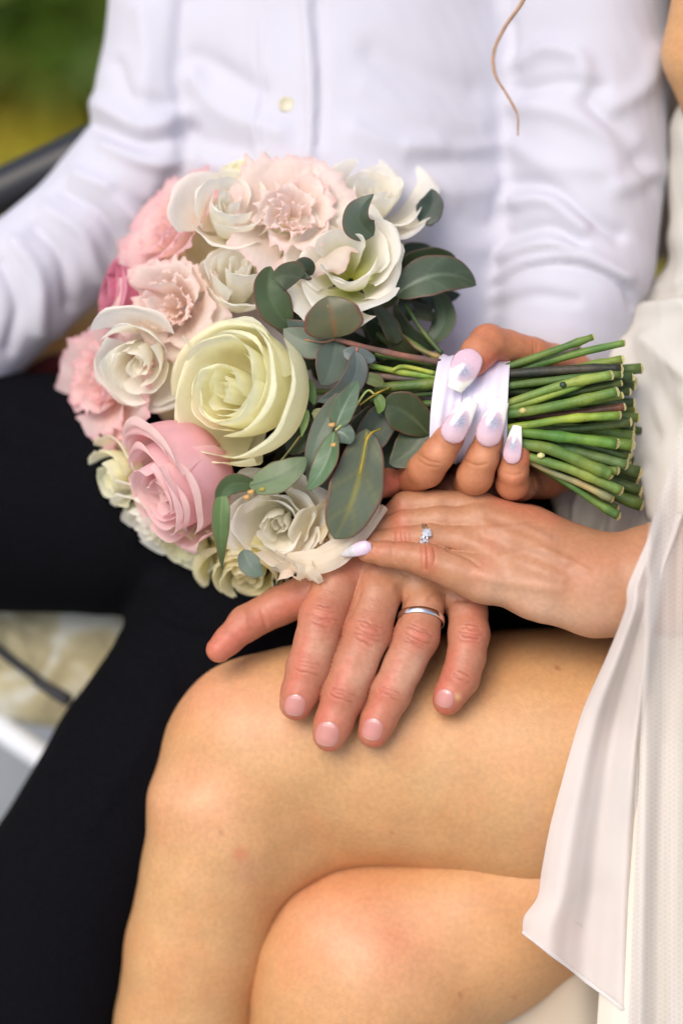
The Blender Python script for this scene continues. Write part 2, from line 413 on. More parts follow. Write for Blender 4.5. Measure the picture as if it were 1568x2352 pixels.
# ---- bride's right hand round the stems (fine field)
br_core = [
    [(1560, 980, -340, 105), (1420, 1010, -300, 92), (1300, 1020, -262, 84), (1180, 1030, -240, 62), (1110, 1040, -232, 50)],
    [(1300, 980, -260, 80), (1120, 970, -245, 50), (1030, 985, -240, 46)],
    [(1300, 1050, -230, 74), (1250, 1085, -190, 58), (1215, 1096, -170, 46)],
    [(1360, 930, -270, 80), (1300, 860, -210, 60)],
]
br_fing = [
    [(1300, 862, -210, 56), (1268, 834, -140, 44), (1222, 813, -90, 38), (1165, 796, -52, 38), (1120, 788, -14, 43), (1098, 812, 16, 41), (1085, 832, 34, 35)],
    [(1030, 985, -240, 46), (985, 1075, -170, 42), (948, 1098, -70, 38), (978, 1078, 2, 42), (1004, 1044, 34, 39), (1030, 1006, 46, 34), (1040, 992, 48, 30)],
    [(1105, 1020, -235, 46), (1085, 1095, -160, 42), (1080, 1112, -70, 40), (1090, 1094, 6, 42), (1108, 1050, 34, 37), (1122, 1012, 46, 32), (1126, 1002, 46, 29)],
    [(1215, 1096, -170, 44), (1195, 1112, -90, 38), (1176, 1110, -22, 38), (1178, 1080, 14, 35), (1184, 1052, 28, 31), (1186, 1044, 30, 29)],
    [(1010, 980, -250, 44), (940, 1060, -200, 38), (905, 1095, -120, 36), (890, 1108, -80, 34), (872, 1118, -60, 28)],
]
pR, qR = polyfield(br_core, br_fing, 2.6, k_core=46, k_limb=18)
pR = relax(pR, qR, 1)
pR = sculpt(pR, qR, [([(1224, 790), (1228, 830)], 2.6, -1.8), ([(1232, 792), (1236, 832)], 2.6, -1.6), ([(1110, 754), (1128, 752)], 14, 2),
    ([(962, 1046), (985, 1060), (1008, 1064)], 4, -2.2), ([(958, 1056), (980, 1070), (1004, 1074)], 4, -1.6), ([(1068, 1060), (1094, 1070), (1116, 1066)], 4, -2.2), ([(1156, 1086), (1176, 1092), (1196, 1088)], 4, -1.5),
    ([(1225, 1100), (1232, 1130)], 3, -2.5), ([(1243, 1098), (1252, 1124)], 3, -2.5)])
nR = normals(pR, qR)
BHL = lin((202, 134, 96)) * .84
cR = paint(pR, BHL, [([(1110, 850), (1135, 830)], 26, RED, .5), ([(1110, 770)], 30, lin((185, 115, 80)), .4), ([(960, 1095), (990, 1105)], 26, lin((170, 100, 66)), .45), ([(1090, 1125)], 26, lin((170, 100, 66)), .45),
    ([(1200, 1050)], 20, RED, .35), ([(1060, 1010)], 16, RED, .3), ([(895, 1105)], 34, RED, .55), ([(1176, 1100)], 18, lin((232, 150, 116)), .5), ([(1010, 1040)], 18, lin((224, 160, 120)), .4), ([(1110, 1050)], 18, lin((224, 160, 120)), .4)], nR)

def join(parts):
    off = 0; P = []; Q = []; C = []
    for p, q, c in parts:
        P.append(p); Q.append(q + off); C.append(c); off += len(p)
    return np.vstack(P), np.vstack(Q), np.vstack(C)
P_, Q_, C_ = join([(pL, qL, cL), (p2, q2, c2), (pB, qB, cB), (pR, qR, cR)])
bride_body = mesh_obj('body', W(P_), Q_, M['skin'], bride, col=C_)

# ---- man's left hand
m_core = [
    [(1250, 720, -300, 80), (1180, 960, -250, 72), (1090, 1150, -160, 78), (1000, 1240, -100, 76), (900, 1290, -74, 60), (800, 1316, -62, 46)],
    [(1050, 1180, -130, 74), (980, 1280, -76, 66), (880, 1322, -58, 46)],
    [(1060, 1210, -130, 70), (1020, 1300, -78, 60), (965, 1348, -54, 44)],
    [(1080, 1230, -140, 66), (1060, 1330, -86, 52), (1050, 1370, -66, 40)],
    [(980, 1230, -140, 70), (860, 1300, -110, 52), (770, 1340, -80, 46)],
]
m_fing = [
    [(800, 1306, -62, 50), (772, 1345, -34, 52), (741, 1416, -4, 54), (726, 1475, 14, 50), (708, 1535, 26, 51), (688, 1592, 34, 43), (680, 1616, 35, 38.5)],
    [(880, 1316, -56, 50), (866, 1370, -22, 52), (844, 1450, 6, 55), (815, 1525, 22, 50), (789, 1594, 32, 51), (766, 1660, 40, 44), (757, 1687, 40, 39.5)],
    [(968, 1344, -52, 46), (972, 1395, -22, 46), (956, 1462, 4, 52), (926, 1530, 18, 46), (897, 1592, 28, 47), (868, 1655, 36, 41), (858, 1681, 36, 37)],
    [(1052, 1366, -66, 42), (1074, 1405, -34, 44), (1076, 1456, -10, 47), (1070, 1510, 4, 44), (1056, 1558, 14, 44), (1034, 1594, 20, 37), (1027, 1609, 20, 34)],
    [(830, 1300, -100, 50), (720, 1360, -92, 50), (640, 1392, -84, 44), (565, 1432, -72, 41), (525, 1470, -58, 33), (503, 1492, -52, 30)],
]
pM, qM = polyfield(m_core, m_fing, 2.4, k_core=46, k_limb=20, k_in=10)
pM = relax(pM, qM, 1)
def wr(c, a, hw, n, gap, bow, amp, w=2.3):
    """n wrinkle lines across a joint"""
    o = []; ca, sa = math.cos(R_(a)), math.sin(R_(a))
    for i in range(n):
        t = (i - (n - 1) / 2) * gap; j = random.uniform(-.3, .3); h = hw * random.uniform(.6, 1.05) * (1 - 0.10 * abs(i - (n - 1) / 2))
        pts = []
        for s in (-1, -.5, 0, .5, 1):
            x = s * h; y = t * (1 + 0.25 * abs(s) * (1 if t > 0 else 1)) + bow * (1 - s * s) * (1 if t >= 0 else -1) * .5 + j * 10 + random.uniform(-2.2, 2.2)
            pts.append((c[0] + x * ca - y * sa, c[1] + x * sa + y * ca))
        o.append((pts, w, -.85 * amp * random.uniform(.4, 1.2)))
    return o
ms = []
joints = [((741, 1416), 12, 34, 5, 9), ((844, 1454), 20, 36, 5, 9), ((958, 1464), 22, 34, 5, 9), ((1080, 1456), 8, 28, 5, 8)]
for c, a, hw, n, g in joints: ms += wr(c, a, hw, n, g, 7, 2.3) + wr(c, a, hw * .7, 4, g * 1.6, 2, 1.0, 2)
dist_j = [((707, 1532), 12, 28, 3, 8), ((786, 1598), 18, 30, 3, 8), ((895, 1592), 20, 28, 3, 8), ((1060, 1556), 26, 22, 3, 7)]
for c, a, hw, n, g in dist_j: ms += wr(c, a, hw, n, g, 5, 1.9) + wr(c, a, hw * .7, 3, g * 1.4, 2, .8, 2)
fine = []
for (a, b, hw, ang) in [((738, 1445), (712, 1515), 32, 12), ((838, 1485), (797, 1575), 34, 20), ((948, 1492), (905, 1570), 30, 22), ((1076, 1480), (1064, 1535), 26, 12), ((756, 1350), (746, 1392), 34, 15), ((868, 1370), (852, 1425), 30, 18)]:
    n = 7
    for i in range(n):
        t = (i + random.uniform(.1, .9)) / n; c = (a[0] + (b[0] - a[0]) * t, a[1] + (b[1] - a[1]) * t)
        fine += wr(c, ang + random.uniform(-5, 5), hw * random.uniform(.5, .9), 1, 0, 2, .55, 1.9)
ms += fine
ms += [([(960, 1290), (930, 1320), (900, 1345)], 10, 3), ([(830, 1340), (822, 1375), (800, 1420)], 5, -2.5), ([(935, 1365), (926, 1390), (915, 1430)], 4, -2.0),
       ([(985, 1375), (1010, 1360), (1045, 1372)], 5, -2.0), ([(1024, 1400), (1040, 1380), (1075, 1378)], 5, -3), ([(925, 1318), (940, 1324)], 4, -2), ([(600, 1400), (612, 1440)], 6, -2), ([(560, 1410), (566, 1440)], 8, 2)]
pM = sculpt(pM, qM, [([(c[0] - 10, c[1]), (c[0] + 10, c[1] + 3)], 26, 4.5) for c, *_ in joints] + [([(c[0] - 8, c[1]), (c[0] + 8, c[1] + 3)], 18, 2.5) for c, *_ in dist_j] + [([(795, 1300)], 1, 0)][:0] + [([(740, 1330), (800, 1290)], 26, 3), ([(850, 1320), (890, 1290)], 16, 3), ([(700, 1475), (722, 1490)], 20, -2.5), ([(800, 1525), (830, 1535)], 20, -2.5), ([(912, 1530), (938, 1535)], 18, -2.5)], facing=-0.1)
pM = sculpt(pM, qM, ms, facing=-0.1)
nM = normals(pM, qM)
mspots = []
for c, a, hw, n, g in joints: mspots += [([(c[0], c[1] + 2)], 42, RED, .26), ([(c[0] + 4, c[1] + 6)], 18, RED, .22)]
for c, a, hw, n, g in dist_j: mspots += [([c], 34, RED, .22)]
mspots += [([(700, 1470), (672, 1580)], 16, RED, .3), ([(800, 1520), (738, 1660)], 14, RED, .3), ([(912, 1520), (850, 1650)], 14, RED, .3), ([(1040, 1500), (1010, 1600)], 14, RED, .3)]
for c in [(683, 1610), (760, 1680), (860, 1676), (1026, 1606)]: mspots += [([c], 48, RED, .32)]
for c in [(680, 1650), (757, 1722), (866, 1714), (1022, 1642)]: mspots += [([c], 16, RED, .4)]
mspots += [([(500, 1490), (540, 1460)], 42, RED, .42), ([(600, 1420), (680, 1380)], 40, RED, .3), ([(800, 1300)], 40, RED, .22), ([(1050, 1600)], 8, lin((232, 200, 140)), .5),
           ([(920, 1330), (1000, 1340)], 50, lin((205, 155, 110)), .4), ([(865, 1500), (830, 1560)], 30, PALE, .3), ([(960, 1520), (925, 1570)], 26, PALE, .25), ([(735, 1490)], 26, PALE, .15), ([(1090, 1400)], 26, RED, .2)]
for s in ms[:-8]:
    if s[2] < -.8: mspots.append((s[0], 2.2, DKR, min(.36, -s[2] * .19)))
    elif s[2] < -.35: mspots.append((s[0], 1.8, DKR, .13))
cM = paint(pM, SK_M, mspots, nM)
groom_body = mesh_obj('body', W(pM), qM, M['skin'], groom, col=cM)

# ------------------------------------------------------------------ fingernails
def bvh_of(p, q): return BVHTree.FromPolygons([Vector(x) for x in p], [tuple(f) for f in q])
bvM = bvh_of(pM, qM)
def surf_z(bv, u, v, z0=300):
    a = L(np.array([[u, v, z0]]))[0]; b = L(np.array([[u, v, z0 - 700.]]))[0]
    d = Vector(b - a).normalized(); h = bv.ray_cast(Vector(a), d)
    return np.array(h[0]) if h[0] is not None else None
def short_nail(c, ang, hw, hl, parent):
    ca, sa = math.cos(R_(ang)), math.sin(R_(ang)); V = []; C = []; ok = True
    nx, ny = 15, 17
    for j in range(ny):
        t = -1 + 2 * j / (ny - 1)                     # base to free edge
        wd = hw * (1 - 0.34 * max(0, -t) ** 2.6) * (1 - 0.30 * max(0, t) ** 4)
        for i in range(nx):
            s = -1 + 2 * i / (nx - 1)
            tt = t * hl * (1 - (0.30 if t < 0 else 0.24) * s * s * abs(t))
            x = s * wd; y = tt
            u = c[0] + x * ca - y * sa; v = c[1] + x * sa + y * ca
            h = surf_z(bvM, u, v)
            if h is None: h = V[-1]
            dome = 2.6 * (1 - s ** 2) * (1 - 0.35 * t * t) + 0.6
            edge = max(abs(s), abs(t)); dome -= 2.4 * max(0, (edge - .9) / .1)
            h = h + np.array([0, 0, dome]); V.append(h)
            base = lin((208, 142, 132)) * .9 if t < .84 else lin((218, 168, 150)) * .9
            if t < -.62 and abs(s) < .5: base = base * .6 + lin((232, 190, 180)) * .4
            if edge > .92: base = lin((176, 104, 88))
            C.append(base)
    V = relax(np.array(V), grid_faces(ny, nx), 2)
    return mesh_obj('fingernail', W(V), grid_faces(ny, nx, True), M['nailm'], parent, col=np.array(C))
short_nail((678, 1620), 8, 26, 27, groom_body)
short_nail((751, 1686), 12, 30, 31, groom_body)
short_nail((855, 1675), 16, 26, 28, groom_body)
short_nail((1021, 1604), 18, 24, 23, groom_body)

def strip(mid, halfw, side, arch, ns=13, col=None, n=8):
    """a lengthwise curved plate: mid (u,v,z) points, half widths, sideways direction (local), arch height"""
    P = L(spline(mid, n)); m = len(P); t = np.linspace(0, 1, m)
    hw = np.interp(t, np.linspace(0, 1, len(halfw)), halfw)
    T = unit(np.gradient(P, axis=0)); S = unit(np.asarray(side, float) - T * (T @ np.asarray(side, float))[:, None]); Nn = np.cross(T, S)
    Nn *= np.sign(Nn[:, 2:3] + 1e-9)
    s = np.linspace(-1, 1, ns)
    V = P[:, None] + S[:, None] * (s[None, :, None] * hw[:, None, None]) + Nn[:, None] * (arch * (1 - s[None, :, None] ** 2) * (hw / max(hw.max(), 1e-6))[:, None, None])
    return V, s, t
def gel_nail(mid, halfw, side, parent, arch=11, white=.62, cls='long'):
    V, s, t = strip(mid, halfw, side, arch, ns=17, n=12)
    # rounded base, squared tip
    m = len(t); V2 = V.copy()
    C = np.zeros(V.shape)
    PK = lin((216, 180, 190)); GL = lin((150, 152, 168)); WH = lin((240, 236, 226))
    for i in range(m):
        for j in range(len(s)):
            smile = white - 0.24 * (1 - s[j] ** 2) * -1 - .10
            g = 1 / (1 + math.exp(-(t[i] - smile) / .018))
            gl = math.exp(-((t[i] - (white - .10)) / .17) ** 2 - (s[j] / .62) ** 2)
            c = PK * (1 - gl) + (GL * random.uniform(.75, 1.35)) * gl
            C[i, j] = c * (1 - g) + WH * g
    V = V.reshape(-1, 3)
    o = mesh_obj('fingernail', W(V), grid_faces(m, len(s)), M['gel'], parent, col=C.reshape(-1, 3), label='long tapered nail with silver glitter and a white tip')
    md = o.modifiers.new('thickness', 'SOLIDIFY'); md.thickness = 0.0005; md.offset = 0
    return o
def hwid(a): return [0.35 * a, .80 * a, .96 * a, 1.0 * a, 1.0 * a, .97 * a, .92 * a, .84 * a, .76 * a, .66 * a, .57 * a, .49 * a]
gel_nail([(1083, 804, 58), (1070, 838, 74), (1056, 868, 80), (1043, 896, 80)], hwid(34), (1, .33, -.1), bride_body)
gel_nail([(1030, 1014, 84), (1044, 985, 90), (1064, 952, 92), (1086, 920, 88)], hwid(29), (1, -.55, .0), bride_body)
gel_nail([(1116, 1024, 78), (1124, 990, 86), (1138, 955, 88), (1154, 921, 84)], hwid(29), (1, -.30, .0), bride_body)
gel_nail([(1173, 1064, 58), (1176, 1038, 64), (1181, 1008, 66), (1187, 978, 64)], hwid(20.5), (1, -.15, .25), bride_body, arch=7)
def pink_nail(mid, halfw, side, arch=8):
    V, s, t = strip(mid, halfw, side, arch, ns=11, n=10)
    C = np.zeros(V.shape); C[:] = lin((222, 196, 214))
    for i in range(len(t)):
        if t[i] > .55: C[i] = lin((200, 196, 198)) * random.uniform(.9, 1.1)
    o = mesh_obj('fingernail', W(V.reshape(-1, 3)), grid_faces(len(t), len(s)), M['gel'], bride_body, col=C.reshape(-1, 3), label='pale pink long nail of the little finger')
    md = o.modifiers.new('thickness', 'SOLIDIFY'); md.thickness = 0.0005; md.offset = 0
pink_nail([(852, 1256, 62), (832, 1259, 62), (808, 1266, 52), (786, 1273, 40)], [8, 15, 16, 15, 13, 9, 5], (.2, 1, .1))

# ------------------------------------------------------------------ rings
def ring_band(c, axis, rad, wid, thick, name, parent=None, prof=9, **kw):
    """torus-like band: centre (u,v,z), axis in local dir"""
    c = L(np.array([c], float))[0]; ax = unit(axis); a = unit(np.cross(ax, [0, 0, 1.0])); b = np.cross(ax, a)
    V = []; n = 72
    for i in range(n):
        th = 2 * math.pi * i / n; rd = a * math.cos(th) * rad[0] + b * math.sin(th) * rad[1]; e = unit(rd)
        for j in range(prof):
            ph = 2 * math.pi * j / prof
            V.append(c + rd + e * math.cos(ph) * thick + ax * math.sin(ph) * wid)
    i = np.arange(n * prof).reshape(n, prof); i2 = np.roll(i, -1, 0)
    F = np.stack([i, i2, np.roll(i2, -1, 1), np.roll(i, -1, 1)], -1).reshape(-1, 4)
    return mesh_obj(name, W(np.array(V)), F, M['silver'], parent, **kw)
ring_band((966, 1424, -14), (-.10, -.86, .50), (53, 53), 8.5, 2.8, 'wedding_band', prof=12, label='plain silver wedding band on the man\'s ring finger', cat='ring')
er = thing('engagement_ring', (974, 1237, 20), 'silver ring with a square diamond on the woman\'s ring finger', 'ring')
ring_band((976, 1238, 20), (1, .02, -.1), (36.5, 36.5), 2.8, 2.0, 'band', er)
ring_band((968, 1238, 20), (1, .02, -.1), (36.5, 36.5), 2.4, 2.0, 'band', er)
gm = bpy.data.materials.new('diamond'); gm.use_nodes = True
gb = gm.node_tree.nodes['Principled BSDF']; gb.inputs['Base Color'].default_value = (.95, .95, .97, 1); gb.inputs['Roughness'].default_value = .03
gb.inputs['Transmission Weight'].default_value = .55; gb.inputs['IOR'].default_value = 2.2; gb.inputs['Metallic'].default_value = .25
def gem(c, r, name='diamond'):
    c = L(np.array([c], float))[0]; up = unit([0.05, .55, .83]); x = unit(np.cross([0, 1, 0.2], up)); y = np.cross(up, x)
    V = [c - up * r * .9]
    for k in range(8): V.append(c + (x * math.cos(k * math.pi / 4) + y * math.sin(k * math.pi / 4)) * r * (1.18 if k % 2 else 1.0))
    for k in range(8): V.append(c + up * r * .42 + (x * math.cos(k * math.pi / 4) + y * math.sin(k * math.pi / 4)) * r * .62)
    F = [(0, 1 + (k + 1) % 8, 1 + k) for k in range(8)] + [(1 + k, 1 + (k + 1) % 8, 9 + (k + 1) % 8, 9 + k) for k in range(8)] + [tuple(range(9, 17))]
    return mesh_obj(name, W(np.array(V)), F, gm, er, smooth=False)
gem((980, 1223, 61), 11.5)
for (x, y, z, r) in [(977, 1240, 58, 5), (977, 1249, 55, 4.5), (967, 1244, 58, 4), (966, 1252, 54, 4), (968, 1234, 58, 4)]: gem((x, y, z), r)
for dx, dy in ((-8, -7), (8, -7), (-8, 8), (8, 8)):
    V, F = tube([(980 + dx * .6, 1226 + dy * .6, 52, 1.5), (980 + dx, 1222 + dy, 66, 1.4)], 6); mesh_obj('prong', W(V), F, M['silver'], er)

# ------------------------------------------------------------------ man's clothes
sh_core = [
    [(800, -500, -760, 400), (800, 0, -690, 400), (800, 450, -650, 410), (800, 820, -660, 400)],
    [(660, -500, -700, 330), (660, 100, -660, 280), (680, 700, -640, 250)],
    [(960, -500, -720, 330), (940, 200, -670, 320), (900, 800, -650, 330)],
]
sh_limb = [
    [(560, -450, -640, 250), (470, -100, -590, 200), (415, 200, -560, 190), (370, 360, -540, 175), (205, 512, -520, 138), (40, 660, -510, 146), (-200, 880, -510, 155)],
    [(1240, -500, -500, 230), (1335, -120, -450, 200), (1345, 150, -420, 190), (1345, 400, -400, 184), (1325, 600, -372, 178), (1296, 700, -350, 170), (1285, 762, -340, 160)],
]
pS, qS = polyfield(sh_core, sh_limb, 9.5, k_core=120, k_limb=46, pad=20, clamp=(np.array([-1500., -600., -1400.]), np.array([1e4, 1900., 1e4])))
pS = relax(pS, qS, 3)
folds = [
    ([(700, 0), (715, 200), (712, 330), (690, 420)], 14, 14), ([(730, 0), (738, 200), (732, 330)], 11, -11), ([(598, 0), (604, 200), (598, 340)], 7, -9), ([(600, 0), (590, 200), (600, 340)], 24, 9),
    ([(440, 180), (520, 260), (640, 300)], 30, 16), ([(450, 130), (600, 210)], 26, -16), ([(420, 280), (470, 330), (560, 350)], 30, -14), ([(440, 350), (560, 400)], 30, 14),
    ([(860, 120), (960, 170), (1080, 210)], 34, -10.8), ([(840, 200), (960, 260), (1100, 290)], 32, 8.4), ([(820, 300), (900, 330), (1000, 330)], 29, 10.8), ([(960, 380), (1080, 370), (1150, 380)], 25, -9.6),
    ([(940, 340), (1060, 345), (1150, 330)], 20, 8.4), ([(980, 430), (1080, 440), (1160, 420)], 25, 8.4), ([(1060, 500), (1120, 520), (1160, 480)], 25, -9.6), ([(1000, 560), (1100, 570), (1150, 540)], 27, 9.6),
    ([(420, 0), (410, 150), (420, 250), (430, 330)], 24, -22), ([(430, 360), (390, 440), (370, 520)], 26, -20),
    ([(230, 240), (330, 290), (430, 260)], 20, 18), ([(220, 290), (330, 330), (440, 300)], 16, -18), ([(240, 330), (330, 370), (400, 380)], 18, 16), ([(330, 30), (340, 150), (330, 230)], 26, 14), ([(270, 150), (300, 220), (380, 240)], 20, -14),
    ([(180, 400), (260, 440), (330, 520)], 18, 16), ([(150, 440), (230, 490), (290, 580)], 16, -18), ([(110, 480), (190, 540), (230, 640)], 18, 16), ([(80, 520), (140, 590), (160, 700)], 16, -18),
    ([(40, 560), (90, 640), (90, 760)], 20, 20), ([(0, 600), (40, 700), (20, 800)], 16, -18), ([(270, 440), (340, 480), (380, 470)], 16, -14), ([(300, 560), (230, 690), (150, 780)], 22, 14), ([(330, 560), (300, 620)], 20, -14),
    ([(1180, 150), (1250, 110), (1330, 130), (1340, 190)], 22, 16), ([(1200, 210), (1290, 190), (1380, 200)], 18, -14), ([(1170, 240), (1300, 260), (1450, 330)], 26, 16), ([(1350, 230), (1440, 330), (1500, 420)], 24, -20), ([(1180, 330), (1260, 380), (1400, 390)], 26, 12),
    ([(1160, 420), (1260, 430), (1350, 500), (1420, 540)], 18, -18), ([(1160, 470), (1260, 460), (1340, 520)], 18, 18), ([(1170, 540), (1260, 520), (1330, 560)], 16, -16), ([(1150, 590), (1260, 560), (1360, 590), (1440, 640)], 16, 18),
    ([(1130, 660), (1200, 620), (1310, 610), (1420, 650), (1450, 700)], 9, -14), ([(1140, 640), (1210, 602), (1310, 592), (1430, 636)], 9, 9), ([(1130, 710), (1220, 680), (1320, 690)], 16, -10), ([(1400, 250), (1480, 200), (1510, 120)], 24, 14), ([(1170, 60), (1180, 160)], 18, -12), ([(1420, 430), (1500, 400)], 26, 18),
]
pS = sculpt(pS, qS, folds, facing=-0.2)
# soft random creasing
def wob(p, sc, amp, seed, oct=3):
    r = np.random.default_rng(seed); d = np.zeros(len(p))
    for o in range(oct):
        for _ in range(4):
            k = r.normal(size=3) * sc * 2 ** o; d += np.sin(p @ k + r.uniform(0, 6.28)) * amp / 2 ** o / 3
    return d
nS = normals(pS, qS); pS = pS + nS * wob(pS, 0.016, 3, 5)[:, None]
shirt = mesh_obj('shirt', W(pS), qS, M['shirt'], groom, label='white cotton shirt with rolled sleeves')
bvS = bvh_of(pS, qS)
def disc_button(u, v, r):
    h = surf_z(bvS, u, v, 200); h = h + np.array([0, 0, 2.0]); V = [h + np.array([0, 0, 2.5])]; F = []; n = 20
    for k in range(n): V.append(h + np.array([math.cos(k * 2 * math.pi / n) * r * .72, math.sin(k * 2 * math.pi / n) * r * .72, 2.0]))
    for k in range(n): V.append(h + np.array([math.cos(k * 2 * math.pi / n) * r * .86, math.sin(k * 2 * math.pi / n) * r * .86, 5.0]))
    for k in range(n): V.append(h + np.array([math.cos(k * 2 * math.pi / n) * r, math.sin(k * 2 * math.pi / n) * r, 3.0]))
    for k in range(n): V.append(h + np.array([math.cos(k * 2 * math.pi / n) * r, math.sin(k * 2 * math.pi / n) * r, -3.0]))
    for k in range(n): F.append((0, 1 + k, 1 + (k + 1) % n))
    for q in range(3):
        for k in range(n): F.append((1 + q * n + k, 1 + (q + 1) * n + k, 1 + (q + 1) * n + (k + 1) % n, 1 + q * n + (k + 1) % n))
    mesh_obj('button', W(np.array(V)), F, M['button'], shirt)
disc_button(657, 240, 19)

tr_core = [[(1300, 1260, -600, 250), (900, 1180, -560, 300), (620, 1140, -540, 282), (250, 1132, -520, 278), (-100, 1132, -520, 272), (-500, 1180, -560, 260)],
           [(1000, 1200, -560, 260), (760, 1290, -470, 250), (560, 1420, -420, 238)]]
tr_low = [[(620, 1380, -430, 225), (470, 1560, -430, 216), (330, 1760, -450, 216), (180, 2030, -480, 225), (60, 2420, -520, 235), (-40, 2900, -640, 230)]]
pT, qT = polyfield(tr_core + tr_low, [], 11, k_core=50, pad=20)
pT = relax(pT, qT, 2)
pT = sculpt(pT, qT, [([(330, 1400), (390, 1450), (470, 1470)], 18, -12), ([(350, 1340), (430, 1400)], 16, 12), ([(290, 1470), (350, 1500), (400, 1580)], 18, 10), ([(40, 950), (200, 1010), (330, 1120)], 20, 9),
    ([(20, 1010), (180, 1080), (300, 1200)], 20, -9), ([(260, 1560), (300, 1600)], 16, -8), ([(400, 1500), (330, 1700), (200, 1900)], 26, 8), ([(470, 1250), (380, 1290), (330, 1260)], 18, -9)], facing=-.2)
mesh_obj('trousers', W(pT), qT, M['trouser'], groom)

# ------------------------------------------------------------------ bouquet
bq = thing('bouquet', (1080, 945, -60), 'round bouquet of cream and pink roses, ruffled lisianthus and eucalyptus tied with ribbon', 'bouquet')

def bez(P, t):
    P = np.asarray(P, float); n = len(P) - 1; o = 0
    for i in range(n + 1):
        o = o + math.comb(n, i) * (t ** i)[..., None] * ((1 - t) ** (n - i))[..., None] * P[i]
    return o
def petal(prof, phi, ha, R, ns=15, nt_=14, rnd=.22, lean=0.07, ruf=0.0, rf=3.0, frill=0.0, seed=0, fold=0.0, notch=0.0):
    r = np.random.default_rng(seed)
    s = np.linspace(-1, 1, ns)[:, None]; t = np.linspace(0, 1, nt_)[None, :]
    S = np.broadcast_to(s, (ns, nt_)); Tt = np.broadcast_to(t, (ns, nt_))
    rag = 0
    if frill > 0:
        rag = sum(np.interp(S, np.linspace(-1, 1, m), r.uniform(-1, 1, m)) * a for m, a in ((9, .5), (23, .5), (41, .35)))
    cut = 1 - rnd * np.abs(S) ** 2.6 - notch * np.exp(-(S / .16) ** 2) + frill * 0.10 * rag
    cut = cut + 0.02 * np.sin(S * 5 + r.uniform(0, 6)) * (1 if R else 0)
    tt = Tt * cut
    q = bez(prof, np.clip(tt, 0, 1.1))
    rad = q[..., 0]; h = q[..., 1]
    wf = np.interp(tt, [0, .25, .6, .85, 1.1], [.45, .8, 1, .96, .86])
    ang = phi + S * ha * wf
    ph1, ph2 = r.uniform(0, 6.28, 2)
    w1 = ruf * R * tt ** 2.2 * (np.sin(S * rf * math.pi + ph1) + .45 * np.sin(S * rf * 2.3 * math.pi + ph2))
    if frill > 0: w1 = w1 + frill * R * .12 * np.clip(tt, 0, 1.1) ** 9 * (np.sin(S * 15 + ph1 + rag) + .6 * np.sin(S * 29 + ph2)) * .45
    k1, k2, k3, k4 = r.uniform(1.2, 3.2, 4); org = R * .035 * (np.sin(S * k1 + tt * k2 * 1.5 + ph1) + .6 * np.sin(S * k3 * 1.7 - tt * k4 * 2 + ph2)) * tt
    rad = rad * (1 + lean * S) + w1 * .8 + org
    h = h + w1 * .45 * np.cos(S * 3 + ph2) - fold * R * (S ** 2) * tt
    X = rad * np.cos(ang); Y = rad * np.sin(ang)
    return np.stack([X, Y, h], -1), S, tt / np.maximum(cut, .1), cut
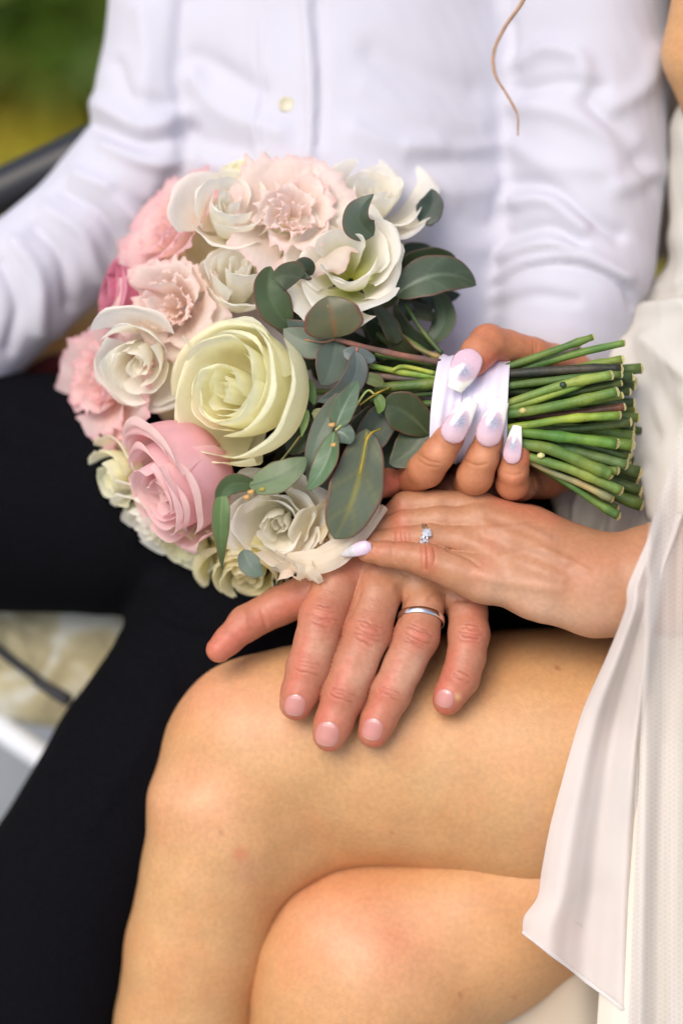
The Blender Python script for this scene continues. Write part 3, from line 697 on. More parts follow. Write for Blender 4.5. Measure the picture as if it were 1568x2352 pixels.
def flower(name, c, axis, R, H, layers, cols, roll=0, label=None, seed=0, squash=None, ctr=None, mid=.5):
    """c: u,v,z of the middle of the head; axis (right, down, towards lens); layers: dicts of petal rings"""
    r = np.random.default_rng(seed)
    n = unit([axis[0], -axis[1], axis[2]]); a = unit(np.cross(n, [0.1, 1, 0.05])); b = np.cross(n, a)
    cr, sr = math.cos(R_(roll)), math.sin(R_(roll)); a, b = a * cr + b * sr, b * cr - a * sr
    base = L(np.array([c], float))[0] - n * H * mid
    fl = bpy.data.objects.new(name, None); scn.collection.objects.link(fl); fl.parent = bq
    fl.location = Vector(W(np.array([base]))[0]) - bq.location; fl.empty_display_size = .01
    if label: fl['label'] = label
    ph = r.uniform(0, 6.28)
    c0, c1, c2, ce = [np.asarray(x) for x in cols]       # base, middle, tip, edge
    for ly in layers:
        k = ly['n']
        for i in range(k):
            ph += 2 * math.pi / k * (1 if ly.get('even') else 1) + r.uniform(-.12, .12) * ly.get('jit', 1)
            j = 1 + r.uniform(-.06, .06) * ly.get('jit', 1)
            rho = ly['r'] * R * j; top = ly['h'] * H * (1 + r.uniform(-.05, .05)); o = ly['o'] + r.uniform(-.08, .08) * ly.get('jit', 1); lip = ly.get('lip', 0)
            cn = ly.get('cone', 0)
            prof = [(0.10 * rho, 0), (rho * 1.0, 0.02 * H), (rho * 1.05, top * .55), (rho * (1 + .25 * (o - 1)), top * .9), (rho * o, top)]
            if cn:
                pc = [(0.06 * rho, 0), (rho * .42, top * .10), (rho * .74, top * .50), (rho * (.55 + .40 * o), top * .86), (rho * o, top)]
                prof = [(a_[0] * (1 - cn) + b_[0] * cn, a_[1] * (1 - cn) + b_[1] * cn) for a_, b_ in zip(prof, pc)]
            if lip: prof += [(rho * (o + .10 * lip), top * (1.0 + .05)), (rho * (o + .30 * lip), top * (1 - .12 * lip))]
            fr = ly.get('frill', 0)
            G, S, T, cut = petal(prof, ph, ly['w'], R, ns=45 if fr else 17, nt_=16, rnd=ly.get('rnd', .2), lean=ly.get('lean', .07), ruf=ly.get('ruf', .015), rf=ly.get('rf', 1.5), frill=fr, seed=int(r.integers(1e9)), fold=ly.get('fold', 0), notch=ly.get('notch', 0))
            V = base + G[..., 0:1] * a + G[..., 1:2] * b + G[..., 2:3] * n
            tl = np.clip(T, 0, 1)[..., None]; sh = ly.get('tone', 0.0)
            col = np.where(tl < .5, c0 + (c1 - c0) * (tl / .5), c1 + (c2 - c1) * ((tl - .5) / .5))
            em = np.clip((np.maximum(tl, np.abs(S)[..., None] ** 3) - (.72 if fr else .86)) / (.28 if fr else .14), 0, 1) ** 1.5 * (1.9 if fr else 1)
            em = np.clip(em, 0, 2.4); col = col * (1 - em * ly.get('edge', .35)) + ce * em * ly.get('edge', .35)
            col = col * (1 - .05 * (.5 + .5 * np.sin(S * 37 + 6 * np.sin(tl[..., 0] * 3 + i)))[..., None] * tl) * r.uniform(.97, 1.0)
            if 'mix' in ly: col = col * (1 - ly['mix'][1]) + np.asarray(ly['mix'][0]) * ly['mix'][1]
            o_ = mesh_obj('petal', W(V.reshape(-1, 3)), grid_faces(V.shape[0], V.shape[1]), M['petal'], fl, col=np.clip(col.reshape(-1, 3), 0, 1))
            ph += ly.get('adv', 0.3)
    return fl, base, n
CREAM = [lin((240, 236, 190)), lin((248, 244, 214)), lin((250, 247, 224)), lin((250, 246, 226))]
CREAMG = [lin((255, 249, 200)), lin((255, 251, 218)), lin((255, 252, 226)), lin((252, 251, 214))]
WHITE = [lin((254, 250, 224)), lin((255, 251, 238)), lin((255, 251, 240)), lin((255, 252, 243))]
PEACH = [lin((254, 232, 216)), lin((255, 240, 230)), lin((255, 240, 232)), lin((251, 214, 208))]
PINKF = [lin((254, 214, 198)), lin((254, 224, 218)), lin((253, 222, 220)), lin((248, 184, 192))]
PROSE = [lin((252, 192, 196)), lin((253, 212, 214)), lin((254, 224, 222)), lin((255, 232, 224))]
DPINK = [lin((225, 110, 140)), lin((228, 140, 165)), lin((232, 160, 180)), lin((238, 180, 190))]
YELLO = [lin((250, 234, 160)), lin((254, 246, 196)), lin((255, 248, 214)), lin((255, 249, 222))]

def rose_layers(k=5, open_=1.0, outer=5):
    return [dict(n=3, r=.10, h=.86, o=.75, w=1.7, rnd=.15, adv=.5, lean=.16), dict(n=3, r=.20, h=.93, o=.82, w=1.35, rnd=.18, adv=.5, lean=.14), dict(n=4, r=.32, h=.97, o=.86, w=1.15, rnd=.2, adv=.4, lean=.13),
            dict(n=4, r=.47, h=1.0, o=.90, w=1.1, rnd=.22, adv=.4, lean=.12, lip=.25), dict(n=4, r=.64, h=.97, o=.95, w=1.05, rnd=.24, adv=.5, lip=.5, lean=.10), dict(n=outer, r=.82, h=.86, o=1.0 * open_, w=.98, rnd=.26, lip=.8, adv=.4)]
def hero_layers():
    return [dict(n=2, r=.07, h=.90, o=.8, w=1.8, rnd=.12, adv=.5, lean=.2), dict(n=3, r=.16, h=.94, o=.88, w=1.35, rnd=.2, adv=.5, lean=.2, jit=2, ruf=.02), dict(n=3, r=.28, h=.98, o=.92, w=1.3, rnd=.26, adv=.4, lean=.2, jit=3, ruf=.03, cone=.25),
            dict(n=3, r=.43, h=1.0, o=.93, w=1.35, rnd=.28, adv=.5, lean=.2, lip=.12, jit=3, ruf=.03, cone=.35), dict(n=3, r=.60, h=.98, o=.94, w=1.35, rnd=.30, adv=.6, lip=.2, lean=.2, jit=2.6, ruf=.03, cone=.3), dict(n=3, r=.79, h=.92, o=.97, w=1.4, rnd=.32, adv=.5, lip=.35, lean=.16, jit=1.6, ruf=.035, cone=.2),
            dict(n=4, r=.98, h=.80, o=.98, w=1.25, rnd=.34, lip=.4, adv=.4, jit=1.0, ruf=.04, cone=.12)]
def cup_layers(n=(3, 3, 3, 4), ruf=.035, lip=.35, inner=True, cone=.55):
    o = [dict(n=2, r=.11, h=.90, o=.9, w=1.6, rnd=.2, ruf=.02, adv=.7, lean=.2, jit=2), dict(n=n[0], r=.26, h=1.0, o=.98, w=1.25, rnd=.26, ruf=ruf * .8, rf=1.1, adv=.6, lean=.22, jit=2.6, cone=cone * .3)] if inner else []
    return o + [dict(n=n[1], r=.48, h=1.0, o=1.02, w=1.15, rnd=.30, ruf=ruf, rf=1.2, adv=.6, lean=.18, lip=.12, jit=2.8, cone=cone * .7), dict(n=n[2], r=.74, h=.88, o=1.05, w=1.1, rnd=.34, ruf=ruf * 1.3, rf=1.4, lip=lip * .6, adv=.5, lean=.14, jit=2.8, cone=cone),
            dict(n=n[3], r=1.0, h=.68, o=1.05, w=.98, rnd=.36, ruf=ruf * 1.5, rf=1.5, lip=lip, adv=.3, lean=.10, jit=1.5, cone=cone * 1.1)]
def lis_layers(fr=0, open_=1.05, n=(3, 3, 4), ruf=.05):
    return cup_layers(n=(n[0], n[1], n[1], n[2]), ruf=ruf, lip=.4, cone=.7)
def carn_layers(fr=1.1, o=1.0):
    return [dict(n=3, r=.16, h=.92, o=1.2, w=1.3, rnd=.14, ruf=.05, rf=1.6, frill=fr, adv=.6, lean=.2, lip=.2, cone=.2), dict(n=4, r=.36, h=1.0, o=1.2, w=1.1, rnd=.16, ruf=.07, rf=1.8, frill=fr, adv=.5, lip=.4, lean=.15, jit=2.5, cone=.5),
            dict(n=4, r=.60, h=.92, o=1.2, w=1.05, rnd=.18, ruf=.07, rf=1.9, frill=fr, adv=.5, lip=.5, jit=2.5, cone=.7), dict(n=5, r=.86, h=.72, o=1.2 * o, w=.92, rnd=.2, ruf=.07, rf=2.0, frill=fr, lip=.6, jit=2.5, cone=.8)]

# hidden mass of foliage-dark calyxes behind the heads keeps the dome closed
FL = [
 ('rose', (566, 908, -14), (-.56, -.16, .81), 158, 215, hero_layers(), CREAMG, 20, 'large pale yellow rose at the front of the bouquet', 3),
 ('rose', (428, 1096, -66), (-.80, .42, .44), 150, 200, rose_layers(outer=5), PROSE, 60, 'pink rose under the large yellow rose', 11),
 ('lisianthus', (672, 504, -100), (.02, -.30, .95), 116, 110, carn_layers(), PEACH, 10, 'blush ruffled lisianthus at the top of the bouquet', 5),
 ('lisianthus', (522, 492, -120), (.12, -.50, .86), 100, 150, cup_layers(), WHITE, 40, 'white lisianthus left of the blush one', 8),
 ('lisianthus', (854, 470, -160), (.10, -.62, .78), 116, 140, cup_layers(n=(3, 3, 3, 5), lip=.3, cone=.8), WHITE, 0, 'white lisianthus at the top right of the bouquet', 21),
 ('lisianthus', (798, 616, -50), (-.12, -.38, .92), 116, 140, cup_layers(n=(3, 3, 4, 4), ruf=.045, lip=.7, inner=False), [lin((190, 196, 60)), WHITE[1], WHITE[2], WHITE[3]], 70, 'open white lisianthus with a green throat', 14),
 ('lisianthus', (402, 706, -130), (-.30, .02, .93), 112, 115, carn_layers(), PEACH, 30, 'blush ruffled lisianthus left of centre', 17),
 ('lisianthus', (545, 650, -110), (.12, -.62, .78), 78, 165, cup_layers(lip=.15), WHITE, 55, 'half open white lisianthus above the large rose', 31),
 ('lisianthus', (392, 540, -230), (-.68, -.45, .55), 118, 100, carn_layers(1.2), PINKF, 0, 'pink ruffled lisianthus on the upper left edge', 41),
 ('rose', (300, 690, -230), (-.9, -.1, .35), 86, 130, rose_layers(outer=4), DPINK, 0, 'deep pink rose peeping out on the left edge', 43),
 ('lisianthus', (326, 822, -110), (-.20, .42, .88), 104, 160, cup_layers(lip=.3), WHITE, 120, 'white lisianthus on the left side', 47),
 ('lisianthus', (244, 896, -240), (-.72, -.02, .69), 128, 90, carn_layers(1.2), PINKF, 15, 'pink ruffled lisianthus on the left edge over the trousers', 53),
 ('lisianthus', (285, 1086, -190), (-.75, .35, .5), 84, 120, lis_layers(n=(3, 3, 4)), CREAMG, 15, 'greenish cream lisianthus on the lower left edge', 59),
 ('lisianthus', (352, 1178, -180), (-.60, .66, .45), 92, 120, lis_layers(n=(3, 3, 4)), WHITE, 75, 'white lisianthus below the pink rose', 61),
 ('rose', (580, 1284, -160), (-.2, .75, .62), 112, 150, rose_layers(outer=4), YELLO, 15, 'yellow rose at the bottom of the bouquet', 67),
 ('lisianthus', (642, 1196, -50), (-.15, .25, .95), 104, 150, cup_layers(n=(3, 3, 4, 4), ruf=.05, lip=.6), WHITE, 100, 'white lisianthus beside the ring fingers', 71),
 ('lisianthus', (778, 1222, -34), (.30, .45, .80), 98, 80, lis_layers(n=(0, 3, 5), ruf=.06), [lin((236, 214, 170)), lin((240, 228, 200)), lin((244, 234, 214)), lin((246, 238, 220))], 10, 'loose cream petals touching the woman\'s fingers', 73),
 ('lisianthus', (436, 1240, -170), (-.45, .75, .48), 84, 100, cup_layers(n=(3, 3, 3, 3)), CREAMG, 30, 'greenish cream lisianthus at the bottom left edge', 95),
 ('lisianthus', (470, 595, -200), (-.2, -.2, .95), 80, 80, cup_layers(n=(0, 0, 3, 4), inner=False), CREAM, 10, 'cream petals deep between the blush and white flowers', 91),
 ('lisianthus', (610, 565, -200), (.1, -.2, .95), 80, 80, cup_layers(n=(0, 0, 3, 4), inner=False), CREAM, 50, 'cream petals deep under the upper blush flower', 92),
 ('lisianthus', (455, 905, -190), (-.4, .2, .9), 80, 80, cup_layers(n=(0, 0, 3, 4), inner=False), CREAM, 80, 'cream petals deep beside the large rose', 93),
 ('lisianthus', (690, 600, -130), (.0, -.1, .95), 80, 90, lis_layers(n=(0, 3, 4)), CREAM, 10, 'cream lisianthus behind the folded leaf', 79),
 ('lisianthus', (570, 412, -190), (-.2, -.75, .5), 56, 90, lis_layers(n=(0, 3, 3)), CREAMG, 10, 'small greenish bud at the top edge', 83),
]
FB = []
for nm, c, ax, R, H, ly, cols, roll, lab, sd in FL:
    if nm == 'lisianthus': R *= 1.07
    elif sd != 3: R *= 1.12
    else: R *= 1.05
    if nm == 'lisianthus': H *= .85
    ly = [l for l in ly if l['n'] > 0]
    FB.append((c, flower(nm, c, ax, R, H, ly, cols, roll, lab, sd)))

# ---- leaves
def leaf(base, tip, hw, bow=(0, 0, 0), side=0, fold=.12, color=(120, 135, 110), red=.6, curl=0.0, shape=0, ns=13, nt_=22, twist=0, vein=None, parent=None, label=None):
    """base/tip (u,v,z); bow: offset of the middle; side: tilt of the blade about its midrib in degrees"""
    base = np.array(base, float); tip = np.array(tip, float); mid = (base + tip) / 2 + np.array(bow, float)
    P = L(np.array([(1 - t) ** 2 * base + 2 * t * (1 - t) * (2 * mid - (base + tip) / 2) + t * t * tip for t in np.linspace(0, 1, nt_)]))
    t = np.linspace(0, 1, nt_); T = unit(np.gradient(P, axis=0))
    if shape == 0: wv = np.sin(math.pi * t ** .82) ** .62 * (1 - .12 * t)
    elif shape == 1: wv = np.sin(math.pi * t ** .7) ** .8
    else: wv = np.sin(math.pi * t ** 1.1) ** .5
    wv = wv * (1 + .03 * np.sin(t * 17 + hw)); wv[0] = .03; wv[-1] = .02
    S = unit(np.cross(T, np.array([0, 0, 1.0])[None]) + 1e-6); Nn = np.cross(S, T); Nn *= np.where(Nn[:, 2:3] < 0, -1, 1)
    a = np.radians(side + twist * (t - .5))[:, None]
    S2 = S * np.cos(a) + Nn * np.sin(a); N2 = Nn * np.cos(a) - S * np.sin(a)
    s = np.linspace(-1, 1, ns)
    hwv = hw * wv
    lift = fold * hw * np.abs(s)[None, :] * wv[:, None] - curl * hw * (s ** 2)[None, :] * wv[:, None] + .03 * hw * np.sin(t * 11)[:, None] * (s[None, :] ** 2)
    V = P[:, None] + S2[:, None] * (s[None, :, None] * hwv[:, None, None]) + N2[:, None] * lift[..., None]
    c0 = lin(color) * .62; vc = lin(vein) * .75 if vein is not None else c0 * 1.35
    C = np.tile(c0, (nt_, ns, 1)); mid_ = np.exp(-(s / .06) ** 2)[None, :, None] * np.clip(1.1 - t, 0, 1)[:, None, None]
    sv = .5 + .5 * np.cos((t[:, None] * 9 - np.abs(s)[None, :] * 2.6) * 2 * math.pi); sv = (sv ** 8)[..., None] * .22
    C = C * (1 - sv) + vc * sv; C = C * (1 - mid_) + vc * mid_
    e = np.clip((np.abs(s) - .90) / .1, 0, 1)[None, :, None] * red
    C = C * (1 - e) + lin((120, 60, 50)) * e
    o = mesh_obj('leaf', W(V.reshape(-1, 3)), grid_faces(nt_, ns), M['leaf'], parent or bq, col=C.reshape(-1, 3), label=label)
    md = o.modifiers.new('sub', 'SUBSURF'); md.levels = 1; md.render_levels = 1
    m2 = o.modifiers.new('thickness', 'SOLIDIFY'); m2.thickness = .0003; m2.offset = 0
    return o
GG = (122, 136, 112); DG = (70, 88, 54); OL = (120, 122, 88); BG = (116, 132, 122); LG = (132, 158, 98); DK = (52, 66, 36)
leaf((668, 752, -20), (622, 612, 0), 46, bow=(-26, 0, 30), side=-20, color=(104, 124, 84), fold=.25, red=.8)
leaf((690, 640, 10), (625, 640, 40), 40, bow=(0, -8, 14), side=35, color=(126, 140, 112), shape=1)
leaf((686, 640, 0), (716, 632, -20), 30, bow=(0, -18, 10), side=0, color=(70, 84, 60))
leaf((770, 775, 44), (752, 680, 66), 72, bow=(2, 0, 16), side=-4, color=OL, fold=.14, vein=(150, 110, 70), red=.9, label='round olive leaf over the twig')
leaf((768, 776, 20), (612, 730, -30), 30, bow=(0, 10, 0), side=20, color=BG, shape=1)
leaf((760, 790, 10), (650, 755, 0), 38, bow=(0, 14, 10), side=0, color=GG)
leaf((770, 785, 16), (738, 886, 26), 46, bow=(8, 0, 8), side=16, color=(112, 126, 108), shape=0)
leaf((815, 806, 30), (728, 922, 46), 30, bow=(34, 16, 12), side=20, color=(112, 124, 116), fold=.2)
leaf((862, 826, 10), (786, 808, 20), 20, bow=(0, 0, 6), color=(126, 140, 134), shape=2)
leaf((858, 540, -20), (858, 446, 10), 40, bow=(-34, 6, 4), side=30, color=(88, 104, 84), shape=1, fold=.3)
leaf((962, 510, -120), (990, 434, -120), 34, bow=(12, 4, 0), side=0, color=(58, 76, 60), red=.2)
leaf((985, 520, -190), (990, 455, -185), 18, bow=(0, 4, 0), side=20, color=(66, 80, 60), red=.2)
leaf((905, 680, -70), (1093, 655, -110), 52, bow=(6, -36, 20), side=14, color=(84, 102, 76), fold=.2, vein=(130, 146, 120), red=.5, label='broad green leaf pointing at the shirt')
leaf((900, 650, -110), (1045, 590, -150), 46, bow=(0, -10, 0), side=-18, color=(66, 84, 52), red=.3)
leaf((912, 600, -150), (1010, 600, -200), 34, bow=(0, -14, 0), side=10, color=(60, 80, 50), red=.3)
leaf((985, 790, -120), (990, 662, -150), 32, bow=(34, 0, 0), side=26, color=(92, 110, 84), red=.3)
leaf((1010, 800, -110), (905, 690, -100), 22, bow=(-18, 18, 6), side=36, color=(76, 90, 66), red=.3)
leaf((960, 820, -80), (880, 700, -70), 26, bow=(-8, 24, 6), side=30, color=(70, 76, 48), red=.4)
leaf((905, 790, -60), (850, 690, -40), 24, bow=(18, 10, 0), side=-20, color=(68, 76, 44), red=.4)
leaf((830, 875, 30), (715, 1128, 40), 26, bow=(-36, -12, 30), side=0, color=GG)
leaf((770, 984, 76), (824, 874, 84), 29, bow=(-6, 2, 10), side=-16, color=(120, 146, 112), vein=(176, 190, 170), fold=.2, red=.5, label='small green leaf beside the two seed buds')
leaf((768, 990, 76), (804, 1020, 72), 26, bow=(6, -6, 4), side=10, color=(120, 140, 118), vein=(176, 190, 170), red=.3)
leaf((768, 990, 76), (706, 1126, 72), 32, bow=(12, 4, 14), side=-30, color=(108, 140, 98), vein=(160, 176, 150), fold=.25, red=.7, twist=40)
leaf((842, 985, 30), (768, 1238, 70), 62, bow=(14, 6, 24), side=8, color=(112, 122, 96), vein=(170, 160, 60), fold=.06, shape=2, red=.8, label='large olive eucalyptus leaf hanging over her fingers')
leaf((572, 1116, 70), (704, 1050, 84), 38, bow=(8, 8, 18), side=10, color=(130, 150, 104), vein=(90, 110, 74), fold=-.1, red=.4, label='light green veined leaf above the lower white flower')
leaf((590, 1118, 60), (502, 1170, 74), 26, bow=(-20, -30, 14), side=24, color=(106, 130, 84), fold=.2)
leaf((512, 1128, 72), (512, 1308, 70), 24, bow=(-6, 0, 30), side=36, color=(126, 156, 92), vein=(140, 170, 110), twist=70, fold=.1, label='curled light green leaf below the pink rose')
leaf((560, 1262, 0), (606, 1318, 4), 26, bow=(-6, 10, 6), color=(122, 140, 120), red=.2)
leaf((985, 1000, -20), (880, 930, 10), 48, bow=(0, -16, 10), side=12, color=(76, 90, 54), vein=(100, 114, 76), red=.5, shape=2, label='dark green leaf beside the ribbon')
leaf((985, 960, -30), (892, 1066, -10), 52, bow=(14, 12, 0), side=-14, color=(74, 90, 56), vein=(100, 114, 76), red=.4)
leaf((905, 930, -30), (830, 1060, -30), 42, bow=(-10, 0, 0), side=0, color=(84, 98, 72))
leaf((880, 930, -60), (790, 1010, -60), 36, bow=(0, 10, 0), side=20, color=(90, 104, 80))
leaf((940, 960, -60), (840, 1120, -70), 40, bow=(10, 0, 0), side=10, color=(60, 74, 48))
leaf((880, 885, 20), (826, 872, 30), 16, bow=(0, -8, 6), color=(130, 140, 84), red=.5)
leaf((862, 905, 10), (868, 950, 10), 14, bow=(8, 0, 4), color=(112, 146, 56), red=.1)
leaf((716, 950, 20), (748, 1000, 30), 16, bow=(8, -14, 6), color=(186, 196, 140), shape=1, red=.1)
leaf((705, 870, 0), (722, 930, 0), 14, color=(96, 140, 60), red=.1)
leaf((705, 940, 20), (692, 1004, 24), 10, color=(160, 190, 96), shape=1, red=.1)
leaf((660, 1040, -20), (740, 960, -20), 30, color=(60, 78, 42), side=10)
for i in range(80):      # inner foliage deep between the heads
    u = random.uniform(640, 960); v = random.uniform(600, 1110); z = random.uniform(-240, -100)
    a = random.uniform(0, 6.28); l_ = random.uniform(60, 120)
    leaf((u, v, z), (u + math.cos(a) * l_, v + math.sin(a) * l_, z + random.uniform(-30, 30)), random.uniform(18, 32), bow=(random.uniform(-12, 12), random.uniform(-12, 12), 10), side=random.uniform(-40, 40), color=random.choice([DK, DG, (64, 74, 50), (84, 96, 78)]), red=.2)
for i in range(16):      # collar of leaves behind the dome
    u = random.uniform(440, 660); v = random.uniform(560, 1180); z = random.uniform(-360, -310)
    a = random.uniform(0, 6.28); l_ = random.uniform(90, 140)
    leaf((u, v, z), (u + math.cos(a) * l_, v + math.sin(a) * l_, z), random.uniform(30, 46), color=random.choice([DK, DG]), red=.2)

# ---- loose cream petals reaching over the fingertips
def loose_petal(mid, hw, side, arch, seed):
    r = np.random.default_rng(seed); V, s_, t_ = strip(mid, hw, side, arch, ns=15, n=7)
    V = V + np.array([0, 0, 1.0]) * (5 * np.sin(s_[None, :] * 4 + seed) * t_[:, None] + 3 * np.sin(t_[:, None] * 13 + s_[None, :] * 2 + seed))[..., None]
    C = np.tile(lin((250, 240, 220)), (V.shape[0], V.shape[1], 1)) * (1 - .05 * (.5 + .5 * np.sin(s_ * 30))[None, :, None])
    mesh_obj('petal', W(V.reshape(-1, 3)), grid_faces(V.shape[0], V.shape[1]), M['petal'], bq, col=C.reshape(-1, 3))
loose_petal([(700, 1300, 10), (780, 1258, 34), (840, 1210, 32), (884, 1164, 22)], [18, 26, 27, 22, 14, 9], (.6, -.8, .2), 8, 1)
loose_petal([(660, 1290, 0), (740, 1288, 34), (800, 1260, 32), (836, 1236, 24)], [20, 30, 28, 18, 6], (.4, -.9, .2), 8, 2)
loose_petal([(640, 1270, -10), (690, 1300, 24), (720, 1322, 30), (736, 1338, 26)], [24, 34, 30, 14], (.8, -.5, .2), 7, 3)
loose_petal([(600, 1270, -20), (640, 1302, 6), (672, 1320, 12), (690, 1332, 8)], [24, 32, 28, 12], (.8, -.5, .2), 7, 4)
loose_petal([(760, 1240, 0), (820, 1200, 30), (850, 1170, 30), (868, 1150, 24)], [16, 24, 20, 8], (.7, -.7, .2), 7, 5)
# ---- buds on the eucalyptus
def bud(c, r, col):
    V, F = tube([(c[0] - r, c[1], c[2], r * .45), (c[0], c[1], c[2] + 1, r * .8), (c[0] + r * .8, c[1] - 1, c[2], r * .7), (c[0] + r * 1.2, c[1] - 1, c[2], r * .4)], 10, 4)
    mesh_obj('seed_bud', W(V), F, M['stem'], bq, col=np.tile(lin(col), (len(V), 1)))
for c in [(762, 976, 92), (767, 1022, 90), (566, 1142, 84), (576, 1130, 84)]: bud(c, 7, (196, 150, 90))
bud((602, 1124, 84), 7, (150, 140, 60))

# ---- twig and stems left of the ribbon
def stem(pts, color, cut=False, lump=.03, label=None, cutcol=None):
    kr = random.uniform(.85, 1.15); pts = [(p[0], p[1], p[2], p[3] * kr) for p in pts]; kc = random.uniform(.84, 1.12); color = (color[0] * kc * random.uniform(.95, 1.08), color[1] * kc, color[2] * kc * random.uniform(.9, 1.05))
    V, F = tube(pts, 12, 8, lump=lump)
    C = np.tile(lin(color), (len(V), 1)); yy = np.repeat(np.arange(len(V) // 12), 12)
    C = C * (1 + .30 * np.sin(yy * .55 + pts[0][1])[:, None] * np.array([1.0, .5, .3]))
    if not cut: C = C[:len(V)]
    o = mesh_obj('stem', W(V), F, M['stem'], bq, col=np.clip(C, 0, 1), label=label)
    if cut:
        P = L(np.array([p[:3] for p in pts[-2:]], float)); d = unit(P[1] - P[0]); r = pts[-1][3] * 1.02
        d2 = unit(d + unit([random.uniform(-.3, .3), random.uniform(-.3, .3), random.uniform(.5, 1.0)]) * random.uniform(.6, 1.0))
        a = unit(np.cross(d2, [0.1, .2, 1])); b = np.cross(d2, a); c = P[1] + d * 1.2; Vc = [c + d2 * .9]; n = 14
        for k in range(n): Vc.append(c + (a * math.cos(k * 2 * math.pi / n) + b * math.sin(k * 2 * math.pi / n)) * r * (.55))
        for k in range(n): Vc.append(c + d2 * .9 + (a * math.cos(k * 2 * math.pi / n) + b * math.sin(k * 2 * math.pi / n)) * r * (.9 + .06 * math.sin(k * 2.2)))
        for k in range(n): Vc.append(c - d2 * 2.5 + (a * math.cos(k * 2 * math.pi / n) + b * math.sin(k * 2 * math.pi / n)) * r * .98)
        Fc = [(0, 1 + k, 1 + (k + 1) % n) for k in range(n)]
        for q in range(2): Fc += [(1 + q * n + k, 1 + (q + 1) * n + k, 1 + (q + 1) * n + (k + 1) % n, 1 + q * n + (k + 1) % n) for k in range(n)]
        mesh_obj('cut_end', W(np.array(Vc)), Fc, M['cut'], o, smooth=False)
    return o
G1 = (108, 132, 58); G2 = (90, 114, 50); G3 = (68, 90, 42); G4 = (134, 150, 64); BR = (96, 72, 58); DBR = (62, 58, 44)
stem([(768, 778, 30, 5), (840, 798, 14, 6), (920, 816, 0, 6.5), (1010, 832, -14, 7)], (118, 84, 70), label='reddish brown eucalyptus twig')
stem([(770, 776, 34, 3), (758, 740, 64, 2.2), (752, 700, 74, 1.6)], (160, 120, 80), lump=0)
stem([(820, 798, 22, 3.6), (818, 812, 26, 3), (812, 826, 28, 2.4)], (140, 90, 74), lump=0)
stem([(770, 778, 30, 3), (740, 786, 24, 2.4), (700, 780, 14, 2)], (150, 110, 90), lump=0)
stem([(860, 905, 24, 2.2), (840, 900, 40, 2), (800, 960, 70, 2), (770, 988, 84, 2.4)], (170, 176, 110), lump=0)
stem([(895, 890, -4, 3), (862, 905, 20, 2.6), (826, 930, 20, 2.2)], (176, 160, 60), lump=0)
stem([(876, 984, 20, 2.2), (846, 1002, 60, 2.4), (832, 1060, 76, 1.8), (826, 1090, 84, 1.3)], (178, 160, 52), lump=0)
stem([(690, 1000, 10, 2), (652, 1050, 40, 2), (590, 1120, 74, 2)], (150, 150, 90), lump=0)
for (pts, c) in [
    ([(860, 892, -20, 10), (930, 886, -20, 11), (1010, 880, -20, 11)], G1), ([(860, 812, -40, 6), (940, 826, -40, 7), (1010, 838, -40, 7)], G2),
    ([(850, 840, -20, 6), (930, 856, -20, 7), (1010, 866, -16, 8)], G4), ([(900, 850, -10, 5), (930, 842, -10, 5), (1000, 858, -8, 6)], (140, 150, 60)),
    ([(840, 860, -30, 7), (920, 868, -30, 7), (1010, 872, -30, 8)], (116, 96, 80)), ([(870, 740, -90, 7), (950, 790, -80, 7), (1010, 830, -60, 7)], G2),
    ([(930, 700, -110, 6), (970, 760, -90, 6), (1014, 812, -70, 7)], G3), ([(900, 760, -80, 5), (960, 800, -70, 5), (1010, 822, -60, 6)], (120, 110, 70)),
    ([(850, 920, -40, 8), (930, 910, -36, 8), (1010, 902, -36, 9)], G3), ([(840, 960, -60, 8), (930, 935, -50, 8), (1010, 925, -40, 9)], G2),
    ([(820, 1000, -80, 7), (920, 970, -60, 8), (1010, 950, -46, 9)], G3), ([(800, 1060, -110, 7), (920, 1000, -80, 8), (1010, 970, -56, 9)], G3),
    ([(760, 700, -120, 7), (900, 790, -110, 8), (1010, 850, -80, 8)], G3), ([(700, 900, -140, 8), (880, 900, -110, 8), (1010, 900, -80, 9)], G3), ([(700, 980, -140, 8), (880, 950, -110, 8), (1010, 930, -80, 9)], DG),
    ([(720, 1120, -140, 8), (880, 1030, -120, 8), (1010, 960, -90, 9)], DG), ([(760, 780, -140, 7), (900, 830, -120, 8), (1010, 870, -90, 8)], DG)]:
    stem(pts, c)
